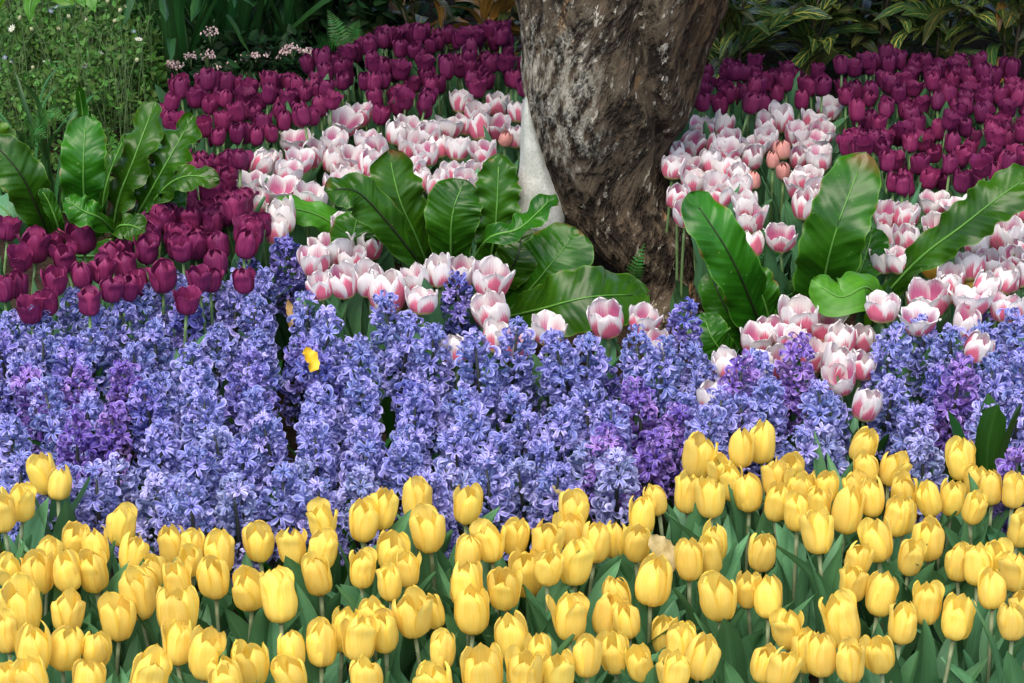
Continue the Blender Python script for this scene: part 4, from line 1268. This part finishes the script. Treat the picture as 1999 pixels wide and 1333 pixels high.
bl, br_ = at_z(-60, 140, .3), at_z(300, 140, .3)
wb = root('wildflower_bush', 'fine leaved green bush dotted with tiny pale flowers, upper left corner', 'bush', ((bl.x + br_.x) / 2, 7.1, 0))
o_ = np.array(wb.location)
P = bush_points(16000, bl.x - .1, br_.x + .02, 6.45, 8.0, 0.52) - o_
put('foliage', leaf_cloud('foliage', P, rng.uniform(0.015, 0.030, len(P)), M_BUSH, 0.6, None, 0.35, 5), wb)
b = Buf()
heads = []
for i in range(300):
    x, y = random.uniform(bl.x - .1, br_.x) - o_[0], random.uniform(6.45, 8.0) - o_[1]
    h = random.uniform(0.34, 0.60)
    dx, dy = random.gauss(0, .05), random.gauss(0, .05)
    pts = [(x, y, 0.1), (x + dx * .3, y + dy * .3, h * .55), (x + dx * .8, y + dy * .8, h * .9), (x + dx * 1.3, y + dy * 1.3, h)]
    v, f = tube(catmull(pts, 6), 0.0010, 4)
    b.add(v, f)
    heads.append(pts[-1])
put('stem_spray', b.mesh('stem_spray', [M_BUSHSTEM]), wb)


def little_flower(r, mat, nm, parent, loc, petals=9):
    key = (nm, round(r, 4))
    if key not in LF:
        bb = Buf()
        for k in range(petals):
            q = 2 * math.pi * k / petals
            c, s = math.cos(q), math.sin(q)
            bb.add([(0, 0, 0), (c * r * .6 - s * r * .18, s * r * .6 + c * r * .18, r * .12), (c * r, s * r, r * .25), (c * r * .6 + s * r * .18, s * r * .6 - c * r * .18, r * .12)], [(0, 1, 2, 3)])
        v, f = tube([(0, 0, -r * .5), (0, 0, r * .12), (0, 0, r * .2)], [r * .18, r * .3, r * .12], 7)
        bb.add(v, f, None, 1)
        LF[key] = bb.mesh(nm, [mat, M_SEED])
    put(nm, LF[key], parent, loc, (random.uniform(-.2, .9), random.gauss(0, .4), random.uniform(0, 6)))


LF = {}
for i, hd in enumerate(heads[:200]):
    if i % 4 == 0 and i < 60:
        little_flower(0.014, M_WHITEFL, 'white_flower', wb, hd)
    elif i % 4 == 1 and i < 80:
        little_flower(0.009, M_BLUEFL, 'blue_flower', wb, hd, 6)
    elif i % 4 == 2:
        if 'seed' not in LF:
            v, f = tube([(0, 0, -.004), (0, 0, .002), (0, 0, .008), (0, 0, .012)], [.002, .006, .006, .002], 8)
            LF['seed'] = make_mesh('seed_head', v, f, M_SEED)
        put('seed_head', LF['seed'], wb, hd, (random.uniform(-.4, .8), random.gauss(0, .5), 0))

# ------------------------------------------------------------------ strap-leaved clumps
SL = [strap_mesh(300 + i, random.uniform(0.55, 0.8), random.uniform(0.042, 0.06), random.uniform(0.25, 0.6), M_STRAP, 'leaf', random.uniform(0.1, .5)) for i in range(10)]
GL = [strap_mesh(330 + i, random.uniform(0.50, 0.75), random.uniform(0.016, 0.026), random.uniform(0.08, 0.35), M_STRAP, 'leaf', random.uniform(0, .2)) for i in range(8)]


def clump(name, label, px, py, Y, meshes, n, s=1.0, group=None, cat='plant'):
    base = at_y(px, py, Y)
    r = root(name, label, cat, (base.x, base.y, 0), (0, 0, 0), group)
    for k in range(n):
        q = s * random.uniform(.8, 1.15)
        put('leaf', random.choice(meshes), r, (random.gauss(0, .03), random.gauss(0, .03), 0), (random.gauss(0, .08), random.gauss(0, .08), random.uniform(0, 6.28)), (q, q, q))
    return r


G1 = 'strap leaved lilies along the back'
clump('strap_lily', 'strap leaved green clump between the wildflower bush and the pink flowered shrub', 345, 120, 7.35, SL, 22, 0.8, G1)
clump('strap_lily', 'strap leaved green clump at the top edge above the pink flower clusters', 455, 95, 7.6, SL, 30, 0.95, G1)
clump('strap_lily', 'strap leaved green clump nearest the dark shrub at the top edge', 575, 80, 7.7, SL, 26, 0.9, G1)
clump('strap_lily', 'dim strap leaved clump at the top edge directly above the wildflower bush', 270, 20, 8.2, SL, 20, 1.0, G1)
BL = [strap_mesh(350 + i, random.uniform(0.27, 0.33), 0.048, random.uniform(0.03, 0.08), M_HLEAF) for i in range(3)]
clump('hyacinth_plant', 'broad upright green strap leaves between the hyacinths at the right edge', 1940, 960, 4.36, BL, 4, 1.38)
clump('hyacinth_plant', 'broad green strap leaves cut by the right edge, just above the yellow tulips', 1992, 960, 4.3, BL, 4, 1.25)
G2 = 'grassy clumps at the left edge'
clump('grass_clump', 'short green blades at the left edge between the large magenta purple tulips', -30, 600, 5.25, T_LEAVES, 9, 1.1, G2)
clump('grass_clump', 'upright narrow leaved clump at the left edge below the wildflower bush', 20, 290, 6.35, GL, 12, 0.8, G2)
clump('grass_clump', 'narrow leaved clump with long arching blades behind the left fern', 100, 330, 6.25, GL, 12, 0.75, G2)

# ------------------------------------------------------------------ shrub with pink flower clusters
c0 = at_y(480, 110, 7.35)
ps = root('pink_flowered_shrub', 'low dark shrub with pinkish white flower clusters behind the left purple tulips', 'shrub', (c0.x, 7.35, 0))
o_ = np.array(ps.location)
P = bush_points(1500, at_y(325, 120, 7.3).x, at_y(645, 120, 7.3).x, 7.05, 7.55, 0.36) - o_
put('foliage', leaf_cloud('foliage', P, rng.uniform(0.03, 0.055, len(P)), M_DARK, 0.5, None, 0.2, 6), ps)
for px, py, rad in ((410, 62, .026), (372, 109, .018), (405, 108, .022), (345, 128, .02), (332, 124, .014), (533, 109, .026), (570, 94, .02), (595, 98, .018), (450, 127, .018), (424, 130, .014), (475, 148, .014), (530, 142, .014),
                    (610, 105, .016), (626, 118, .016), (478, 112, .014), (388, 150, .014), (500, 108, .014), (555, 100, .016)):
    b = Buf()
    for k in range(34):
        d = Vector((random.gauss(0, 1), random.gauss(0, 1), random.gauss(0, .6)))
        d = d.normalized() * random.random() ** .4
        q = Vector((d.x * rad * 1.3, d.y * rad * 1.3, d.z * rad * .8))
        s = 0.0034
        v, f = tube([q + Vector((0, 0, -s)), q, q + Vector((0, 0, s))], [s * .5, s, s * .5], 5)
        b.add(v, f)
    for k in range(6):
        v, f = tube([(0, 0, -.05), (random.gauss(0, .5) * rad, random.gauss(0, .5) * rad, -.004)], [.001, .0008], 4)
        b.add(v, f, None, 1)
    put('flower_cluster', b.mesh('flower_cluster', [M_PINKFL, M_BUSHSTEM]), ps, at_y(px, py, 7.15) - ps.location)

# ------------------------------------------------------------------ crotons
def croton_leaf(seed, L, W, mat, lobed=False):
    rs = np.random.default_rng(seed)
    pts = [(0, 0, 0), (L * .3, 0, L * .16), (L * .7, rs.normal(0, .01), L * .18), (L, rs.normal(0, .015), L * rs.uniform(-.1, .12))]
    sp = catmull(pts, 14)
    pr = ([0, .06, .12, .3, .6, .85, 1], [.08, .1, .5, .85, 1, .6, .03])
    if lobed:
        pr = ([0, .06, .12, .28, .45, .6, .8, 1], [.08, .1, .5, .7, .5, 1.15, .75, .05])
    wf = lambda t: W * np.interp(t, *pr)
    v, f, uv = ribbon(sp, wf, (-.3, 0, 1), 7, .2, .1, .003, 2, rs.uniform(0, 6), .0, rs.normal(0, .4))
    return make_mesh('leaf', v, f, mat, uv)


CL = {k: [croton_leaf(600 + 20 * j + i, random.uniform(.20, .30), random.uniform(.040, .064), m, i == 3) for i in range(6)] for j, (k, m) in enumerate((('y', M_CRY), ('d', M_CRD), ('o', M_CRO)))}
CSTEM = mat_plain('croton_stem', (0.07, 0.05, 0.03), (0.12, 0.09, 0.05), 20, 0.7)


def croton(label, px, py, Y, kinds, n=30, H=0.5, group='crotons along the back'):
    base = at_y(px, py, Y)
    r = root('croton', label, 'shrub', (base.x, base.y, 0), (0, 0, random.uniform(0, 6)), group)
    for s in range(4):
        a = random.uniform(0, 6.28)
        tip = Vector((math.cos(a) * .12, math.sin(a) * .12, H * random.uniform(.8, 1.0)))
        pts = [(0, 0, -.02), tuple(tip * .4), tuple(tip)]
        v, f = tube(catmull(pts, 6), np.linspace(.008, .004, 6), 7)
        put('stem', make_mesh('stem', v, f, CSTEM), r)
        for k in range(n // 4):
            t = random.uniform(.35, 1.0)
            p = tip * t
            q = random.uniform(.75, 1.15)
            kd = random.choice(kinds)
            put('leaf', random.choice(CL[kd]), r, p, (random.gauss(0, .3), -np.interp(t, [.35, 1], [0.0, .75]) + random.gauss(0, .3), random.uniform(0, 6.28)), (q, q, q))
    return r


croton('yellow veined croton beside the right side of the trunk', 1440, 135, 7.35, 'yyd', 68, .50)
croton('yellow veined croton at the top edge, third of the way from trunk to right edge', 1560, 120, 7.45, 'yyd', 68, .50)
croton('dark croton with few yellow veins at the middle of the right back row', 1690, 120, 7.5, 'yydd', 68, .50)
croton('yellow veined croton behind the tallest far purple tulips at right', 1830, 120, 7.5, 'yyy', 68, .54)
croton('croton with orange brown leaves in the upper right corner', 1975, 120, 7.45, 'yyddo', 68, .54)
croton('orange and yellow croton at the top edge just left of the trunk', 960, 70, 7.45, 'ooood', 36, .36)
croton('dark orange croton at the top edge, farther left of the trunk', 835, 50, 7.6, 'oddo', 36, .40)
croton('dim croton behind the others, upper edge right of the trunk', 1500, 20, 8.3, 'ydd', 36, .55)
croton('dim croton behind the others, upper edge towards the right corner', 1760, 20, 8.3, 'yddo', 36, .55)
croton('dim croton behind the others, at the far right of the top edge', 1950, 10, 8.4, 'ydoo', 36, .6)

# ------------------------------------------------------------------ dark shrubs closing the back
def dark_shrub(label, x0, x1, y0, y1, h, n, seed):
    r = root('dark_shrub', label, 'shrub', ((x0 + x1) / 2, (y0 + y1) / 2, 0), group='dark shrubs closing the back')
    P = bush_points(n, x0, x1, y0, y1, h) - np.array(r.location)
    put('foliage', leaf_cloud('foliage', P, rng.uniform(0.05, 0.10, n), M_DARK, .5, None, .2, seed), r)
    for k in range(5):
        px = random.uniform(x0, x1) - r.location.x
        v, f = tube([(px * .5, 0, -.02), (px * .7, random.gauss(0, .1), h * .4), (px, random.gauss(0, .2), h * .85)], [.015, .01, .005], 6)
        put('stem', make_mesh('stem', v, f, CSTEM), r)


xa = at_y(600, 30, 7.8).x
dark_shrub('dark glossy shrub in the shade at the top edge left of the orange crotons', xa, at_y(800, 30, 7.8).x, 7.5, 8.3, .55, 1100, 11)
dark_shrub('deep shaded shrub behind the wildflower bush in the top left corner', -2.4, -1.1, 8.3, 9.4, 1.0, 1500, 12)
dark_shrub('deep shaded shrub behind the strap leaved lilies', -1.1, -0.2, 8.5, 9.6, 1.0, 1300, 13)
dark_shrub('deep shaded shrub directly behind the orange crotons and trunk', -0.2, 0.8, 7.9, 9.2, .8, 1500, 14)
dark_shrub('deep shaded shrub behind the right hand crotons', 0.7, 2.5, 7.75, 9.2, .7, 2600, 15)

# ------------------------------------------------------------------ overhanging lime leaves, fallen leaves
ob = root('overhanging_branch', 'bright lime green leaves hanging in from above at the top left corner', 'branch', at_y(60, -130, 6.2))
pts = [at_y(-220, -260, 6.3) - ob.location, at_y(-20, -120, 6.22) - ob.location, at_y(90, -60, 6.2) - ob.location, at_y(200, -70, 6.2) - ob.location]
v, f = tube(catmull([tuple(p) for p in pts], 12), np.linspace(.008, .003, 12), 7)
put('twig', make_mesh('twig', v, f, CSTEM), ob)
for ps_, w, hint in (([(90, -60, 6.2), (70, -20, 6.15), (58, 10, 6.12), (60, 45, 6.1)], .045, (.4, -.8, .4)), ([(100, -60, 6.2), (105, -30, 6.15), (120, -5, 6.1), (146, 8, 6.08)], .06, (0, -.6, .8)),
                     ([(160, -65, 6.2), (165, -35, 6.15), (175, -5, 6.12), (186, 24, 6.1)], .05, (0, -.9, .4)), ([(40, -90, 6.2), (20, -50, 6.15), (5, -20, 6.1), (0, 16, 6.1)], .05, (.1, -.8, .4)),
                     ([(130, -65, 6.2), (140, -40, 6.15), (150, -15, 6.12), (165, 14, 6.1)], .05, (-.1, -.8, .6))):
    frond(ob, ps_, w, 'lance', hint, .1, .002, 2, .1, 0, 0, M_RIB, 7, M_LIME, 'leaf')


def fallen(name, label, px, py, z, size, mat, rot, cat='leaf', seed=0):
    rs = np.random.default_rng(seed)
    L, W = size
    sp = catmull([(0, -L / 2, 0), (.1 * L, -L * .15, .08 * L), (0, L * .2, .02 * L), (-.05 * L, L / 2, .1 * L)], 14)
    wf = lambda t: W * np.interp(t, [0, .15, .5, .8, .95, 1], [.1, .7, 1, .8, .35, .02])
    v, f, uv = ribbon(sp, wf, (0, 0, 1), 9, .25, -.2, .1 * W, 2.5, seed, .12)
    o = put(name, make_mesh(name, v, f, mat, uv), None, at_z(px, py, z), rot)
    o['label'] = label
    o['category'] = cat
    return o


fallen('dry_leaf', 'dry papery beige leaf caught between yellow tulips and their green leaves', 1292, 1080, .375, (.085, .044), M_DRY, (R(60), R(-20), R(20)), seed=3)
fallen('fallen_petal', 'bright yellow petal lying on the blue hyacinths left of centre', 602, 702, .375, (.058, .036), M_YLEAF, (R(55), R(10), R(35)), 'petal', 4)
fallen('brown_leaf', 'withered brown leaf hanging between two back row hyacinths', 566, 612, .30, (.075, .02), M_BRLEAF, (R(75), 0, R(-10)), seed=5)
fallen('yellowing_leaf', 'small yellow green leaf behind the lone yellow tulip near the hyacinth stems', 1088, 968, .33, (.05, .022), M_DRY, (R(50), R(15), R(80)), seed=6)

# ------------------------------------------------------------------ labels: one that singles out every flower
ORD = ['first', 'second', 'third', 'fourth', 'fifth', 'sixth', 'seventh', 'eighth', 'ninth', 'tenth', 'eleventh', 'twelfth', 'thirteenth', 'fourteenth', 'fifteenth', 'sixteenth', 'seventeenth',
       'eighteenth', 'nineteenth', 'twentieth', 'twenty-first', 'twenty-second', 'twenty-third', 'twenty-fourth', 'twenty-fifth', 'twenty-sixth', 'twenty-seventh', 'twenty-eighth', 'twenty-ninth', 'thirtieth']


def number_rows(items, band, from_top):
    """split into bands by picture height; returns [(row index, sorted items)]"""
    ys = sorted(items, key=lambda d: d['py'] if from_top else -d['py'])
    rows_, cur, y0 = [], [], None
    for d in ys:
        if y0 is None or abs(d['py'] - y0) <= band:
            if y0 is None:
                y0 = d['py']
            cur.append(d)
        else:
            rows_.append(cur)
            cur, y0 = [d], d['py']
    rows_.append(cur)
    return [sorted(r_, key=lambda d: d['px']) for r_ in rows_]


def name_bed(items, band, from_top, what, rowword, left_ref, right_ref):
    for ri, r_ in enumerate(number_rows(items, band, from_top)):
        n = len(r_)
        for i, d in enumerate(r_):
            if i < (n + 1) // 2:
                k, ref = i, left_ref
            else:
                k, ref = n - 1 - i, right_ref
            look = what(d)
            d['o']['label'] = f"{look}, {ORD[k]} from the {ref}, {ORD[ri]} row {rowword}"


def sel(bed, f=lambda d: True):
    return [d for d in ALL if d['bed'] == bed and f(d)]


name_bed(sel('yellow'), 48, False, lambda d: 'broad yellow tulip' if d['w'] / d['h'] > .78 else ('slim yellow tulip' if d['w'] / d['h'] < .55 else 'yellow tulip'), 'from the bottom', 'left edge', 'right edge')
pk = lambda d: 'wide pink and white tulip' if d['w'] / max(d['h'], 1) > 1.2 else 'pink and white tulip'
name_bed(sel('pink', lambda d: d['px'] < 1150 and d['py'] < 450), 40, True, pk, 'behind left fern', 'left end', 'trunk')
name_bed(sel('pink', lambda d: d['px'] < 1330 and d['py'] >= 450), 40, False, pk, 'above hyacinths', 'left end', 'trunk')
name_bed(sel('pink', lambda d: d['px'] >= 1150 and d['py'] < 450), 40, True, pk, 'right bed', 'trunk', 'right edge')
name_bed(sel('pink', lambda d: d['px'] >= 1330 and d['py'] >= 450), 40, False, pk, 'above right hyacinths', 'trunk', 'right edge')
name_bed(sel('purple', lambda d: d['px'] < 1150 and d['py'] < 350), 22, True, lambda d: 'dark purple tulip', 'of back bed', 'left end', 'trunk')
name_bed(sel('purple', lambda d: d['px'] < 1150 and d['py'] >= 350), 40, False, lambda d: 'large magenta purple tulip', 'above hyacinths', 'left edge', 'pink tulips')
name_bed(sel('purple', lambda d: d['px'] >= 1150), 22, True, lambda d: 'dark purple tulip', 'before crotons', 'trunk', 'right edge')
hy = [d for d in ALL if d['bed'].startswith('hy_')]
HN = {'hy_blue': 'blue hyacinth', 'hy_deep': 'deep blue hyacinth', 'hy_violet': 'violet hyacinth', 'hy_pale': 'pale blue hyacinth'}
name_bed([d for d in hy if d['px'] < 1420], 34, True, lambda d: HN[d['bed']], 'of main bed', 'left edge', 'right end')
name_bed([d for d in hy if d['px'] >= 1420], 34, True, lambda d: HN[d['bed']], 'right clump', 'left end', 'right edge')
print('flowers', {k: sum(d['bed'] == k for d in ALL) for k in {d['bed'] for d in ALL}}, 'objects', len(SC.objects))
